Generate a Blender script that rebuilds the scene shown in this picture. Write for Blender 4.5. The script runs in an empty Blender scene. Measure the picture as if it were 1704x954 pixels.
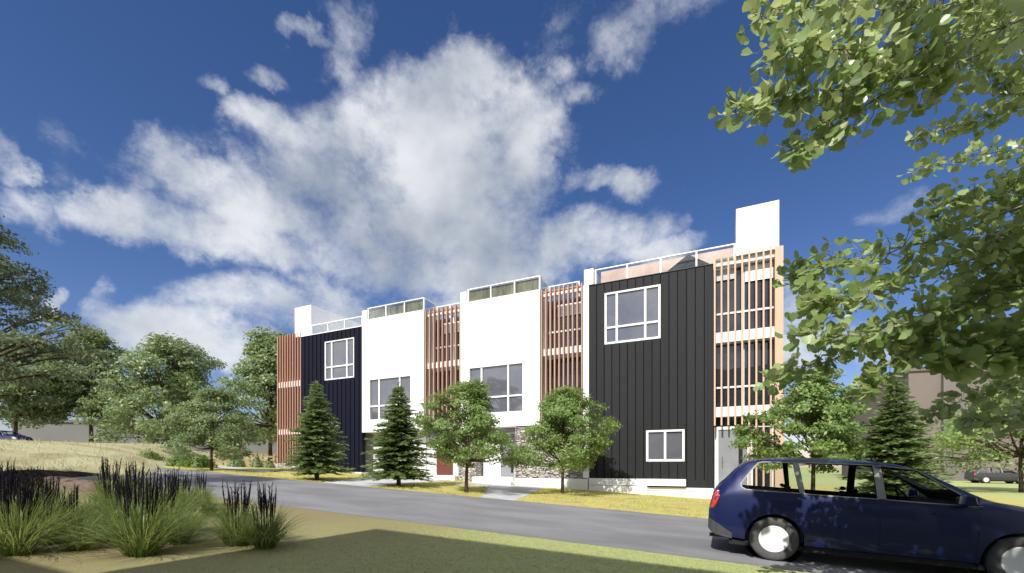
import bpy, bmesh, math, random
import numpy as np
from mathutils import Vector, Matrix
R_ = math.radians
sc = bpy.context.scene
COL = sc.collection

# ------------------------------------------------------------------ camera, sky, sun, exposure
EYE = 1.35
FPX, CXP, HYP = 749.0, 852.0, 775.0          # focal length, principal column and horizon row of the 1704 px photograph
YAW = math.atan2(.427, .904)
RV = (math.cos(YAW), math.sin(YAW)); FV = (-math.sin(YAW), math.cos(YAW))
cam = bpy.data.objects.new("camera", bpy.data.cameras.new("camera")); COL.objects.link(cam)
cam.location = (0, 0, EYE); cam.rotation_euler = (R_(90), 0, YAW)
cam.data.sensor_width = 36; cam.data.lens = FPX/1704*36; cam.data.shift_y = (HYP-477)/1704
cam.data.clip_start = .05; cam.data.clip_end = 3000
sc.camera = cam

SUN_EL, SUN_AZ = 43.0, 4.0                    # light travels towards +Y, a little towards +X
SUN_STRENGTH, SKY_STRENGTH = 4.2, .11
sc.view_settings.view_transform = 'Standard'; sc.view_settings.look = 'None'
sc.view_settings.gamma = 1; sc.view_settings.exposure = .45; sc.view_settings.use_curve_mapping = False
sd = bpy.data.lights.new("sun", 'SUN'); sun = bpy.data.objects.new("sun", sd); COL.objects.link(sun)
sd.energy = SUN_STRENGTH; sd.angle = R_(.5); sd.color = (1, .955, .88)
ce, se = math.cos(R_(SUN_EL)), math.sin(R_(SUN_EL))
sun.rotation_euler = Vector((math.sin(R_(SUN_AZ))*ce, math.cos(R_(SUN_AZ))*ce, -se)).to_track_quat('-Z', 'Y').to_euler()
sun.location = (-2, -40, 40)

def P(px, py, depth):                          # photograph pixel + distance along the view axis -> world point
    r = (px-CXP)/FPX*depth
    return Vector((RV[0]*r+FV[0]*depth, RV[1]*r+FV[1]*depth, EYE+(HYP-py)/FPX*depth))
def gz(x, y=0):                                # the site falls gently towards +X
    if x > 2: return -.096-.012*min(x-2, 60)
    if x < -75: return 3.6+.006*(min(-x, 200)-75)
    return -.048*x
def G(px, py):                                 # pixel -> point on the sloping site
    d = P(px, py, 1)-Vector((0, 0, EYE)); t = -EYE/(d.z+.048*d.x)
    q = d*t; return Vector((q.x, q.y, gz(q.x)))

# ------------------------------------------------------------------ node helpers
class NT:
    def __init__(s, tree): s.t = tree; s.n = tree.nodes; s.l = tree.links
    def node(s, typ, ins=None, **kw):
        n = s.n.new(typ)
        for k, v in kw.items(): setattr(n, k, v)
        for k, v in (ins or {}).items():
            if isinstance(v, bpy.types.NodeSocket): s.l.new(v, n.inputs[k])
            else: n.inputs[k].default_value = v
        return n
    def math(s, op, a, b=0., c=0., clamp=False):
        return s.node('ShaderNodeMath', {0: a, 1: b, 2: c}, operation=op, use_clamp=clamp).outputs[0]
    def vm(s, op, a, b=(0, 0, 0)):
        n = s.node('ShaderNodeVectorMath', {0: a, 1: b}, operation=op)
        return n.outputs['Value'] if op in ('DOT_PRODUCT', 'LENGTH') else n.outputs[0]
    def noise(s, vec, scale, detail=4, rough=.55, dist=0.):
        return s.node('ShaderNodeTexNoise', {'Vector': vec, 'Scale': scale, 'Detail': detail, 'Roughness': rough, 'Distortion': dist})
    def ramp(s, fac, stops, interp='LINEAR'):
        n = s.node('ShaderNodeValToRGB', {0: fac}); e = n.color_ramp.elements; n.color_ramp.interpolation = interp
        while len(e) < len(stops): e.new(.5)
        for el, (p, c) in zip(e, stops): el.position = p; el.color = (*c, 1)
        return n.outputs[0]
    def mix(s, fac, a, b, blend='MIX'):
        n = s.node('ShaderNodeMix', data_type='RGBA', blend_type=blend)
        for k, v in ((0, fac), (6, a), (7, b)):
            if isinstance(v, bpy.types.NodeSocket): s.l.new(v, n.inputs[k])
            else: n.inputs[k].default_value = (*v, 1) if isinstance(v, tuple) and len(v) == 3 else v
        return n.outputs[2]
    def smooth(s, v, a, b):
        n = s.node('ShaderNodeMapRange', {0: v, 1: a, 2: b}, interpolation_type='SMOOTHSTEP'); return n.outputs[0]
    def bump(s, h, strength=.3, dist=.02):
        return s.node('ShaderNodeBump', {'Height': h, 'Strength': strength, 'Distance': dist}).outputs[0]

def new_mat(name):
    m = bpy.data.materials.new(name); m.use_nodes = True
    nt = NT(m.node_tree); nt.n.clear()
    out = nt.n.new('ShaderNodeOutputMaterial')
    return m, nt, out
def pbr(nt, out, color, rough=.6, spec=.4, metal=0., normal=None, coat=0.):
    ins = {'Roughness': rough, 'Metallic': metal, 'Specular IOR Level': spec, 'Coat Weight': coat, 'Coat Roughness': .04}
    if isinstance(color, tuple): color = (*color, 1)
    ins['Base Color'] = color
    if normal is not None: ins['Normal'] = normal
    b = nt.node('ShaderNodeBsdfPrincipled', ins); nt.l.new(b.outputs[0], out.inputs[0]); return b
def obco(nt): return nt.node('ShaderNodeTexCoord').outputs['Object']
def noisemat(name, c1, c2, scale=3., rough=.7, spec=.3, bump=.15, bscale=60., metal=0., stretch=(1, 1, 1), coat=0., lo=.35, hi=.65, bdist=.01):
    m, nt, out = new_mat(name)
    v = nt.vm('MULTIPLY', obco(nt), stretch)
    n = nt.noise(v, scale, 5)
    col = nt.ramp(n.outputs[0], [(lo, c1), (hi, c2)])
    nb = nt.noise(v, bscale, 3)
    pbr(nt, out, col, rough, spec, metal, nt.bump(nb.outputs[0], bump, bdist) if bump else None, coat)
    return m

# ------------------------------------------------------------------ world: Nishita sky with drifting cumulus
w = bpy.data.worlds.new("World"); sc.world = w; w.use_nodes = True
nt = NT(w.node_tree); nt.n.clear()
wout = nt.n.new('ShaderNodeOutputWorld')
sky = nt.node('ShaderNodeTexSky', sky_type='NISHITA', sun_disc=False, sun_elevation=R_(SUN_EL), sun_rotation=R_(180+SUN_AZ), air_density=1.0, dust_density=.2, ozone_density=2.5)
skyc = nt.node('ShaderNodeHueSaturation', {'Saturation': 1.22, 'Value': .70, 'Color': sky.outputs[0]}).outputs[0]
skyc = nt.mix(1., skyc, (1.04, .885, 1.03), 'MULTIPLY')
d = nt.node('ShaderNodeTexCoord').outputs['Generated']
sep = nt.node('ShaderNodeSeparateXYZ', {0: d})
az = nt.math('ARCTAN2', nt.vm('DOT_PRODUCT', d, (RV[0], RV[1], 0)), nt.vm('DOT_PRODUCT', d, (FV[0], FV[1], 0)))
el = nt.math('ARCSINE', sep.outputs[2])
ae = nt.node('ShaderNodeCombineXYZ', {0: az, 1: el, 2: 0.}).outputs[0]
warp = nt.noise(d, 3.6, 7, .62)
wv = nt.vm('MULTIPLY', nt.vm('SUBTRACT', warp.outputs[1], (.5, .5, .5)), (.30, .22, 0))
aw = nt.vm('ADD', ae, wv)
BL = [(235,366,100,40,1),(330,375,110,48,1),(470,425,130,44,.9),(410,335,140,70,1),(520,320,150,85,1),(630,265,150,88,1),(715,200,110,58,.85),(820,175,52,54,.8),(865,250,62,84,.95),(740,290,190,110,1),
      (560,400,150,50,1),(700,380,210,85,1),(620,430,180,60,1),(540,490,80,32,.9),(760,440,220,60,1),(970,405,140,52,1),(1085,430,105,28,.95),
      (410,170,52,36,.85),(470,215,85,42,.75),(575,62,42,50,.46),(495,20,60,13,.6),(430,76,54,22,.7),(335,98,24,18,.5),(1050,45,95,40,.36),(1150,20,80,34,.36),(975,20,50,20,.28),
      (925,132,24,22,.34),(950,168,34,14,.28),(1055,288,44,26,.65),(975,283,60,18,.6),(12,252,30,28,.42),(103,515,28,34,.85),(200,505,34,36,.75),(215,535,50,36,.9),(290,560,100,46,.95),(390,585,80,36,.9),
      (60,345,60,26,.45),(1330,520,70,46,.5),(1455,360,46,24,.45),(1340,600,120,34,.7),(985,362,34,22,.6),(600,540,260,40,.9)]
dens = None
for (bx, by, rx, ry, wt) in BL:
    p = P(bx, by, 1)-Vector((0, 0, EYE)); a = math.atan2((bx-CXP)/FPX, 1); e = math.asin(p.normalized().z)
    ca, cl = math.cos(a), math.cos(a)
    q = nt.vm('MULTIPLY', nt.vm('SUBTRACT', aw, (a, e, 0)), (1/(rx*1.22/FPX*ca*ca), 1/(ry*1.22/FPX*cl*math.cos(e)**1.0), 0))
    b = nt.math('MULTIPLY_ADD', nt.vm('DOT_PRODUCT', q, q), -wt, wt)
    dens = b if dens is None else nt.node('ShaderNodeMath', {0: dens, 1: b, 2: .18}, operation='SMOOTH_MAX').outputs[0]
fill_mask = nt.math('MAXIMUM', nt.smooth(nt.vm('DOT_PRODUCT', d, (FV[0], FV[1], 0)), .15, -.35), nt.smooth(el, .98, 1.2))
dens = nt.math('MAXIMUM', nt.math('MAXIMUM', dens, -.42), nt.math('MULTIPLY_ADD', fill_mask, 1.5, -.95))   # unseen bright cloud added overhead and behind the viewpoint to lift the shade
fb = nt.noise(nt.vm('ADD', d, nt.vm('MULTIPLY', warp.outputs[1], (.16, .16, .16))), 6.5, 10, .58)
fb2 = nt.noise(nt.vm('MULTIPLY', d, (1, 1, 1.6)), 22., 6, .65)
dn = nt.math('ADD', dens, nt.math('MULTIPLY_ADD', fb.outputs[0], 2.5, -1.25))
dn = nt.math('ADD', dn, nt.math('MULTIPLY_ADD', fb2.outputs[0], .9, -.45))
cov = nt.math('MULTIPLY', nt.smooth(dn, -.12, 1.2), .93)
shade = nt.smooth(nt.math('ADD', nt.math('MULTIPLY_ADD', nt.noise(nt.vm('ADD', d, (0, 0, .03)), 5., 4, .5).outputs[0], 2.6, -1.3), nt.math('MULTIPLY', dens, .55)), -.05, 1.15)
ccol = nt.mix(shade, (5.9, 6.05, 6.25), (2.55, 2.9, 3.4))
ccol = nt.mix(fill_mask, ccol, (13., 12.6, 12.))
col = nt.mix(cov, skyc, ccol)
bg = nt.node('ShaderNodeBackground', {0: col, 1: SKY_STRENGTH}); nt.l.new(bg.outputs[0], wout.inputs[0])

# ------------------------------------------------------------------ mesh helpers
ORG = {}
def org(o):
    while o is not None:
        if o.name in ORG: return ORG[o.name]
        o = o.parent
    return Vector((0, 0, 0))
def tag(o, label=None, cat=None, group=None, kind=None):
    for k, v in (('label', label), ('category', cat), ('group', group), ('kind', kind)):
        if v: o[k] = v
    return o
def thing(name, loc, label, cat, group=None):
    o = bpy.data.objects.new(name, None); COL.objects.link(o); o.location = loc; o.empty_display_size = .3
    ORG[o.name] = Vector(loc); return tag(o, label, cat, group)
class MB:
    def __init__(s): s.v = []; s.f = []; s.m = []
    def add(s, vs, fs, mi=0):
        n = len(s.v); s.v += [tuple(q) for q in vs]; s.f += [tuple(i+n for i in g) for g in fs]; s.m += [mi]*len(fs); return s
    def box(s, x0, x1, y0, y1, z0, z1, mi=0):
        return s.add([(x0,y0,z0),(x1,y0,z0),(x1,y1,z0),(x0,y1,z0),(x0,y0,z1),(x1,y0,z1),(x1,y1,z1),(x0,y1,z1)],
                     [(0,3,2,1),(4,5,6,7),(0,1,5,4),(1,2,6,5),(2,3,7,6),(3,0,4,7)], mi)
    def tube(s, pts, rad, n=6, mi=0, cap=True):
        pts = [Vector(p) for p in pts]; rings = []; base = len(s.v)
        up = Vector((.13, .21, 1)).normalized()
        for i, p in enumerate(pts):
            t = (pts[min(i+1, len(pts)-1)]-pts[max(i-1, 0)]).normalized()
            a = t.cross(up if abs(t.dot(up)) < .95 else Vector((1, 0, 0))).normalized(); b = t.cross(a)
            r = rad[i] if hasattr(rad, '__len__') else rad
            for k in range(n):
                th = 2*math.pi*k/n; s.v.append(tuple(p+a*math.cos(th)*r+b*math.sin(th)*r))
        for i in range(len(pts)-1):
            for k in range(n):
                s.f.append((base+i*n+k, base+i*n+(k+1) % n, base+(i+1)*n+(k+1) % n, base+(i+1)*n+k)); s.m.append(mi)
        if cap:
            s.f.append(tuple(base+k for k in range(n))[::-1]); s.m.append(mi)
            s.f.append(tuple(base+(len(pts)-1)*n+k for k in range(n))); s.m.append(mi)
        return s
    def prism(s, poly, axis, a, b, mi=0):                # polygon in the two other axes, extruded along axis from a to b
        def put(u, v, c): return {0: (c, u, v), 1: (u, c, v), 2: (u, v, c)}[axis]
        n = len(poly)
        s.add([put(u, v, a) for u, v in poly]+[put(u, v, b) for u, v in poly],
              [tuple(range(n)), tuple(range(2*n-1, n-1, -1))]+[(i, i+n, (i+1) % n+n, (i+1) % n) for i in range(n)], mi); return s
    def lathe(s, prof, c, n=32, mi=0):                    # profile (r, y) about an axis along Y through c
        base = len(s.v); c = Vector(c)
        for r, y in prof:
            for k in range(n):
                th = 2*math.pi*k/n; s.v.append((c.x+r*math.cos(th), c.y+y, c.z+r*math.sin(th)))
        for i in range(len(prof)-1):
            for k in range(n):
                s.f.append((base+i*n+k, base+i*n+(k+1) % n, base+(i+1)*n+(k+1) % n, base+(i+1)*n+k)); s.m.append(mi)
        return s
    def wall(s, x0, x1, z0, z1, y0, y1, holes=(), mi=0):  # wall slab facing -Y with rectangular openings
        xs = sorted({x0, x1, *[h[0] for h in holes], *[h[1] for h in holes]}); zs = sorted({z0, z1, *[h[2] for h in holes], *[h[3] for h in holes]})
        inh = lambda x, z: any(h[0] < x < h[1] and h[2] < z < h[3] for h in holes)
        for i in range(len(xs)-1):
            for k in range(len(zs)-1):
                a, b, c, e = xs[i], xs[i+1], zs[k], zs[k+1]
                if inh((a+b)/2, (c+e)/2): continue
                s.add([(a,y0,c),(b,y0,c),(b,y0,e),(a,y0,e)], [(0,1,2,3)], mi); s.add([(a,y1,c),(b,y1,c),(b,y1,e),(a,y1,e)], [(3,2,1,0)], mi)
        for (a, b, c, e) in list(holes)+[(x0, x1, z0, z1)]:
            outer = (a, b, c, e) == (x0, x1, z0, z1)
            q = [(a,y0,c),(b,y0,c),(b,y0,e),(a,y0,e),(a,y1,c),(b,y1,c),(b,y1,e),(a,y1,e)]
            fs = [(0,4,5,1),(1,5,6,2),(2,6,7,3),(3,7,4,0)]
            s.add(q, [g if outer else g[::-1] for g in fs], mi)
        return s
    def build(s, name, mats, parent=None, smooth=False, bevel=0.):
        me = bpy.data.meshes.new(name); o3 = org(parent)
        me.from_pydata([(x-o3.x, y-o3.y, z-o3.z) for x, y, z in s.v], [], s.f)
        mats = mats if isinstance(mats, (list, tuple)) else [mats]
        for q in mats: me.materials.append(q)
        me.polygons.foreach_set('material_index', s.m)
        if smooth: me.polygons.foreach_set('use_smooth', [True]*len(me.polygons))
        me.update()
        o = bpy.data.objects.new(name, me); COL.objects.link(o); o.parent = parent
        if bevel:
            md = o.modifiers.new("bevel", 'BEVEL'); md.width = bevel; md.segments = 2; md.limit_method = 'ANGLE'
        return o
def np_mesh(name, V, F, mat, parent=None, smooth=False):
    me = bpy.data.meshes.new(name); V = np.asarray(V, np.float32); F = np.asarray(F, np.int32); k = F.shape[1]
    me.vertices.add(len(V)); me.vertices.foreach_set('co', V.ravel())
    me.loops.add(F.size); me.loops.foreach_set('vertex_index', F.ravel())
    me.polygons.add(len(F)); me.polygons.foreach_set('loop_start', np.arange(0, F.size, k, dtype=np.int32))
    me.update(calc_edges=True); me.validate()
    me.materials.append(mat)
    if smooth: me.polygons.foreach_set('use_smooth', [True]*len(me.polygons))
    o = bpy.data.objects.new(name, me); COL.objects.link(o); o.parent = parent; return o
def copy_tree(o, parent=None):
    c = o.copy(); COL.objects.link(c); c.parent = parent
    for ch in list(o.children): copy_tree(ch, c)
    return c
def sheet(name, poly, mat, lift, nx=1):                   # polygon in X,Y draped on the site (split along X so that it follows the fall)
    bm = bmesh.new()
    f = bm.faces.new([bm.verts.new((x, y, 0)) for x, y in poly])
    xs = [q[0] for q in poly]
    x = math.floor(min(xs)/2)*2
    while x < max(xs):
        g = bm.faces[:]+bm.edges[:]+bm.verts[:]
        bmesh.ops.bisect_plane(bm, geom=g, plane_co=(x, 0, 0), plane_no=(1, 0, 0)); x += 2 if -30 < x < 14 else 15
    for v in bm.verts: v.co.z = gz(v.co.x)+lift
    bm.normal_update()
    for g in bm.faces:
        if g.normal.z < 0: g.normal_flip()
    me = bpy.data.meshes.new(name); bm.to_mesh(me); bm.free(); me.materials.append(mat)
    o = bpy.data.objects.new(name, me); COL.objects.link(o); return tag(o, kind='structure')

# ------------------------------------------------------------------ materials
M = {}
M['white'] = noisemat('white_render', (.76,.765,.77), (.83,.83,.825), 1.3, .75, .25, .08, 180., bdist=.004)
M['white_trim'] = noisemat('white_metal_trim', (.78,.78,.78), (.84,.84,.84), 4, .4, .4, .0)
M['grey_wall'] = noisemat('pale_grey_render', (.50,.51,.52), (.58,.585,.59), 1.5, .8, .2, .1, 120.)
M['concrete'] = noisemat('pale_concrete', (.38,.385,.40), (.50,.505,.52), 1.8, .85, .2, .25, 70.)
def siding(name, c, var):
    m, nt, out = new_mat(name); o = obco(nt)
    x = nt.node('ShaderNodeSeparateXYZ', {0: o}).outputs[0]
    cell = nt.math('FLOOR', nt.math('DIVIDE', x, .334))
    wn = nt.node('ShaderNodeTexWhiteNoise', {'W': cell}, noise_dimensions='1D').outputs[0]
    grain = nt.noise(nt.vm('MULTIPLY', o, (30, 30, .9)), 1.5, 5)
    k = nt.math('ADD', nt.math('MULTIPLY', wn, var), nt.math('MULTIPLY', grain.outputs[0], .5))
    col = nt.mix(k, tuple(q*.72 for q in c), tuple(q*1.35 for q in c))
    pbr(nt, out, col, .65, .18, 0, nt.bump(grain.outputs[0], .12, .004)); return m
M['navy'] = siding('navy_board', (.0036,.0043,.0145), .35)
M['charcoal'] = siding('charcoal_board', (.020,.021,.0235), .35)
def timber(name, c1, c2):
    m, nt, out = new_mat(name); o = obco(nt)
    g = nt.noise(nt.vm('MULTIPLY', o, (22, 22, 1.2)), 1.6, 5)
    isl = nt.node('ShaderNodeObjectInfo').outputs['Random']
    col = nt.mix(nt.math('ADD', nt.math('MULTIPLY', g.outputs[0], .7), nt.math('MULTIPLY', isl, .3)), c1, c2)
    pbr(nt, out, col, .6, .25, 0, nt.bump(g.outputs[0], .15, .003)); return m
M['cedar_red'] = timber('red_cedar', (.31,.155,.105), (.46,.26,.19))
M['cedar_mid'] = timber('brown_cedar', (.35,.20,.135), (.50,.32,.23))
M['cedar_pale'] = timber('pale_larch', (.48,.33,.22), (.63,.46,.33))
M['door_red'] = timber('red_stained_door', (.10,.03,.02), (.16,.05,.035))
def glassmat(name, base, refl):
    m, nt, out = new_mat(name)
    n = nt.noise(obco(nt), .9, 3)
    nb = nt.noise(obco(nt), 1.4, 2)
    col = nt.mix(n.outputs[0], tuple(q*.75 for q in base), tuple(q*1.25 for q in base))
    df = nt.node('ShaderNodeBsdfDiffuse', {0: col}); nrm = nt.bump(nb.outputs[0], .12, .02)
    gl = nt.node('ShaderNodeBsdfGlossy', {'Roughness': .02, 'Normal': nrm})
    fr = nt.node('ShaderNodeFresnel', {'IOR': 1.5})
    mx = nt.node('ShaderNodeMixShader', {0: nt.math('ADD', fr.outputs[0], refl, clamp=True), 1: df.outputs[0], 2: gl.outputs[0]})
    nt.l.new(mx.outputs[0], out.inputs[0]); return m
M['pane'] = glassmat('window_pane', (.105,.11,.13), .10)
M['pane_dark'] = glassmat('dark_window_pane', (.022,.022,.028), .05)
def stone():
    m, nt, out = new_mat('ledge_stone'); o = obco(nt)
    o = nt.vm('ADD', o, nt.vm('MULTIPLY', nt.vm('SUBTRACT', nt.noise(o, 5, 3).outputs[1], (.5,.5,.5)), (.12,.12,.05)))
    v = nt.vm('MULTIPLY', o, (4.2, 4.2, 10.5))
    c = nt.node('ShaderNodeTexVoronoi', {'Vector': v, 'Scale': 1., 'Randomness': .9})
    e = nt.node('ShaderNodeTexVoronoi', {'Vector': v, 'Scale': 1., 'Randomness': .9}, feature='DISTANCE_TO_EDGE')
    r = nt.node('ShaderNodeSeparateColor', {0: c.outputs['Color']})
    base = nt.ramp(r.outputs[0], [(0, (.22,.205,.19)), (.3, (.44,.41,.37)), (.55, (.60,.57,.53)), (.75, (.34,.27,.21)), (1, (.70,.68,.65))])
    n = nt.noise(o, 30, 4)
    base = nt.mix(nt.math('MULTIPLY', n.outputs[0], .5), base, (.25,.24,.22))
    joint = nt.smooth(e.outputs[0], .02, .10)
    col = nt.mix(joint, (.07,.065,.06), base)
    h = nt.math('ADD', nt.math('MULTIPLY', joint, .8), nt.math('ADD', nt.math('MULTIPLY', r.outputs[1], .5), nt.math('MULTIPLY', n.outputs[0], .25)))
    pbr(nt, out, col, .85, .2, 0, nt.bump(h, .9, .04)); return m
M['stone'] = stone()
def clear_glass(name, tint, refl=.06):
    m, nt, out = new_mat(name)
    tr = nt.node('ShaderNodeBsdfTransparent', {0: (*tint, 1)}); gl = nt.node('ShaderNodeBsdfGlossy', {'Roughness': .01})
    lw = nt.node('ShaderNodeFresnel', {'IOR': 1.45})
    mx = nt.node('ShaderNodeMixShader', {0: nt.math('ADD', nt.math('MULTIPLY', lw.outputs[0], .35), refl-.05, clamp=True), 1: tr.outputs[0], 2: gl.outputs[0]})
    nt.l.new(mx.outputs[0], out.inputs[0]); return m
M['rail_glass'] = clear_glass('railing_glass', (.88,.91,.92), .06)
M['car_glass'] = clear_glass('car_glass', (.90,.92,.92), .05)
M['reflection_rose'] = noisemat('rose_reflection_tone', (.56,.40,.33), (.70,.53,.45), 1.6, .9, .1, .2, 90.)  # rose tone of the rail glass reflection, put into a panel colour
M['reflection_olive'] = noisemat('olive_reflection_tone', (.17,.155,.095), (.36,.32,.21), 3., .9, .1, .3, 60., stretch=(2, 2, .35))  # streaky olive colour painted for what the rail glass reflects
M['slate'] = noisemat('slate_grey', (.035,.037,.05), (.06,.062,.075), 3, .6, .3, .1)
M['door_grey'] = noisemat('grey_door', (.20,.21,.23), (.24,.25,.27), 2, .5, .3, 0)
M['dark_metal'] = noisemat('dark_metal', (.02,.02,.022), (.035,.035,.037), 5, .5, .4, 0)
M['steel'] = noisemat('brushed_steel', (.45,.45,.46), (.6,.6,.6), 8, .3, .5, 0, metal=1)
M['bark'] = noisemat('bark', (.045,.032,.022), (.12,.09,.065), 3, .95, .1, .7, 25., stretch=(4, 4, 1), bdist=.02)
M['bark_pale'] = noisemat('grey_bark', (.10,.075,.06), (.22,.18,.15), 3, .95, .1, .6, 25., stretch=(4, 4, 1), bdist=.01)
def leafmat(name, c1, c2, c3, trans=.35, rough=.5, big=None):
    m, nt, out = new_mat(name)
    rnd = nt.node('ShaderNodeNewGeometry').outputs['Random Per Island']
    col = nt.ramp(rnd, [(0, c1), (.55, c2), (1, c3)])
    n = nt.noise(obco(nt), .9, 2); col = nt.mix(nt.smooth(n.outputs[0], .35, .7), col, c2)
    b = pbr(nt, out, col, rough, .35)
    tl = nt.node('ShaderNodeBsdfTranslucent', {0: nt.mix(.5, col, (min(1, c3[0]*1.6), min(1, c3[1]*1.5), c3[2]))})
    mx = nt.node('ShaderNodeMixShader', {0: trans, 1: b.outputs[0], 2: tl.outputs[0]}); nt.l.new(mx.outputs[0], out.inputs[0]); return m
M['leaf_street'] = leafmat('street_tree_leaf', (.075,.125,.03), (.165,.26,.07), (.36,.45,.18), .35, .42)
M['leaf_far'] = leafmat('far_tree_leaf', (.075,.12,.05), (.165,.235,.10), (.36,.43,.24), .35, .42)
M['leaf_left'] = leafmat('grey_green_leaf', (.05,.075,.04), (.115,.155,.08), (.34,.40,.26), .3, .42)
M['needle'] = leafmat('conifer_needle', (.065,.11,.035), (.15,.225,.08), (.32,.40,.19), .25, .42)
M['fan_leaf'] = leafmat('fan_leaf', (.06,.11,.035), (.21,.31,.10), (.58,.66,.38), .38, .28)
M['shrub'] = leafmat('shrub_leaf', (.06,.12,.02), (.12,.20,.035), (.2,.28,.06))
M['blade'] = leafmat('grass_blade', (.045,.095,.014), (.115,.19,.035), (.42,.46,.20), .3, .4)
M['plume'] = noisemat('dark_plume', (.010,.008,.012), (.03,.024,.028), 8, .9, .1, 0)
M['straw'] = leafmat('straw_blade', (.20,.22,.09), (.38,.37,.20), (.60,.60,.47), .25, .7)
M['lawn_blade'] = leafmat('lawn_blade', (.34,.24,.12), (.52,.49,.15), (.34,.40,.09), .25, .7)
def groundmat():
    m, nt, out = new_mat('near_ground'); o = obco(nt)
    sx = nt.node('ShaderNodeSeparateXYZ', {0: o})
    n1 = nt.noise(o, .35, 4); n2 = nt.noise(o, 9, 5, .65); n3 = nt.noise(o, 90, 4, .7)
    k = nt.smooth(nt.math('ADD', sx.outputs[0], nt.math('MULTIPLY_ADD', n1.outputs[0], 4., -2.)), -7.5, -.5)
    col = nt.mix(k, (.225,.19,.10), (.40,.45,.19))
    col = nt.mix(nt.math('MULTIPLY', nt.smooth(n2.outputs[0], .35, .75), .4), col, (.19,.175,.085))
    col = nt.mix(nt.math('MULTIPLY', nt.smooth(n3.outputs[0], .45, .7), .35), col, (.33,.315,.16))
    pbr(nt, out, col, .95, .1, 0, nt.bump(nt.math('ADD', n3.outputs[0], nt.math('MULTIPLY', n2.outputs[0], 1.5)), .45, .02)); return m
M['ground'] = groundmat()
def lawnmat():
    m, nt, out = new_mat('dry_lawn'); o = obco(nt)
    n1 = nt.noise(nt.vm('MULTIPLY', o, (1, 1.9, 1)), 1.15, 8, .72, .9); n2 = nt.noise(o, 45, 4, .7)
    col = nt.ramp(n1.outputs[0], [(.34, (.26,.17,.09)), (.44, (.45,.36,.19)), (.52, (.53,.49,.15)), (.62, (.36,.41,.10)), (.74, (.50,.50,.22))])
    col = nt.mix(nt.math('MULTIPLY', nt.smooth(n2.outputs[0], .4, .7), .4), col, (.16,.14,.04))
    pbr(nt, out, col, .95, .1, 0, nt.bump(n2.outputs[0], .6, .03)); return m
M['lawn'] = lawnmat()
def hillmat():
    m, nt, out = new_mat('straw_hill'); o = obco(nt)
    n1 = nt.noise(nt.vm('MULTIPLY', o, (.35, 1, 1)), .35, 6, .6, .8); n2 = nt.noise(o, 14, 5, .7)
    col = nt.ramp(n1.outputs[0], [(.30, (.13,.11,.06)), (.43, (.30,.27,.14)), (.56, (.42,.40,.24)), (.72, (.22,.25,.09))])
    col = nt.mix(nt.math('MULTIPLY', nt.smooth(n2.outputs[0], .4, .7), .35), col, (.5,.47,.32))
    pbr(nt, out, col, .95, .1, 0, nt.bump(n2.outputs[0], .7, .08)); return m
M['hill'] = hillmat()
def roadmat():
    m, nt, out = new_mat('worn_asphalt'); o = obco(nt)
    n1 = nt.noise(nt.vm('MULTIPLY', o, (.5, 1.3, 1)), .8, 5, .6); n2 = nt.noise(o, 160, 3, .7); n3 = nt.noise(o, 12, 5, .7)
    col = nt.mix(nt.smooth(n1.outputs[0], .3, .7), (.140,.142,.152), (.215,.217,.228))
    col = nt.mix(nt.math('MULTIPLY', nt.smooth(n3.outputs[0], .5, .8), .35), col, (.12,.12,.13))
    col = nt.mix(nt.math('MULTIPLY', nt.smooth(n2.outputs[0], .42, .7), .45), col, (.30,.30,.31))
    pbr(nt, out, col, .85, .3, 0, nt.bump(n2.outputs[0], .35, .006)); return m
M['road'] = roadmat()
M['bank'] = noisemat('dark_bank_tone', (.012,.010,.008), (.045,.035,.028), 2, .95, .1, .8, 20., bdist=.03)
M['earth'] = noisemat('brown_earth', (.10,.072,.055), (.19,.14,.115), 2.5, .95, .1, .6, 30., bdist=.03)

# ------------------------------------------------------------------ the setting: ground, hill, road, lawn, paths
xs = [-700,-400,-200,-140,-100,-90,-80,-75,-70,-50,-40,-30]+list(range(-25, 16, 1))+[18,22,28,36,46,62,90,150,300,700]
ys = [-700,-200,-80,-40,-20]+list(range(-12, 26, 2))+[30,40,60,90,150,300,700]
gv = [(x, y, gz(x)) for y in ys for x in xs]; nxs = len(xs)
gf = [(j*nxs+i, j*nxs+i+1, (j+1)*nxs+i+1, (j+1)*nxs+i) for j in range(len(ys)-1) for i in range(nxs-1)]
tag(MB().add(gv, gf).build('ground', M['ground'], smooth=True), kind='structure')
RN = lambda x: 7.0; RF = lambda x: 12.2-.037*(x+.5)
sheet('road', [(-25.5, 7.3), (-24.6, 7.0), (90, 7.0), (90, RF(0)-.3), (2, RF(2)), (-24.0, RF(-24)), (-25.5, RF(-24)-.4)], M['road'], .004)
sheet('lawn', [(-46, RF(-24)+.02), (-24, RF(-24)+.02), (2, RF(2)+.02), (13, RF(0)-.1), (12, 40), (-46, 60)], M['lawn'], .006)
sheet('path', [(-14.25, RF(-14)-.02), (-11.85, RF(-12)-.02), (-12.6, 19.32), (-16.6, 19.32)], M['concrete'], .012)
sheet('path', [(-6.95, RF(-7)-.02), (-5.75, RF(-6)-.02), (-7.35, 19.0), (-11.3, 19.0), (-11.3, 17.0), (-8.9, 16.6)], M['concrete'], .012)
sheet('path', [(-34, 15.6), (-21.5, 15.3), (-20.5, 16.6), (-34, 17.4)], M['concrete'], .012)
sheet('road', [(30, 34), (120, 44), (120, 52), (24, 40)], M['concrete'], .012)

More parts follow.
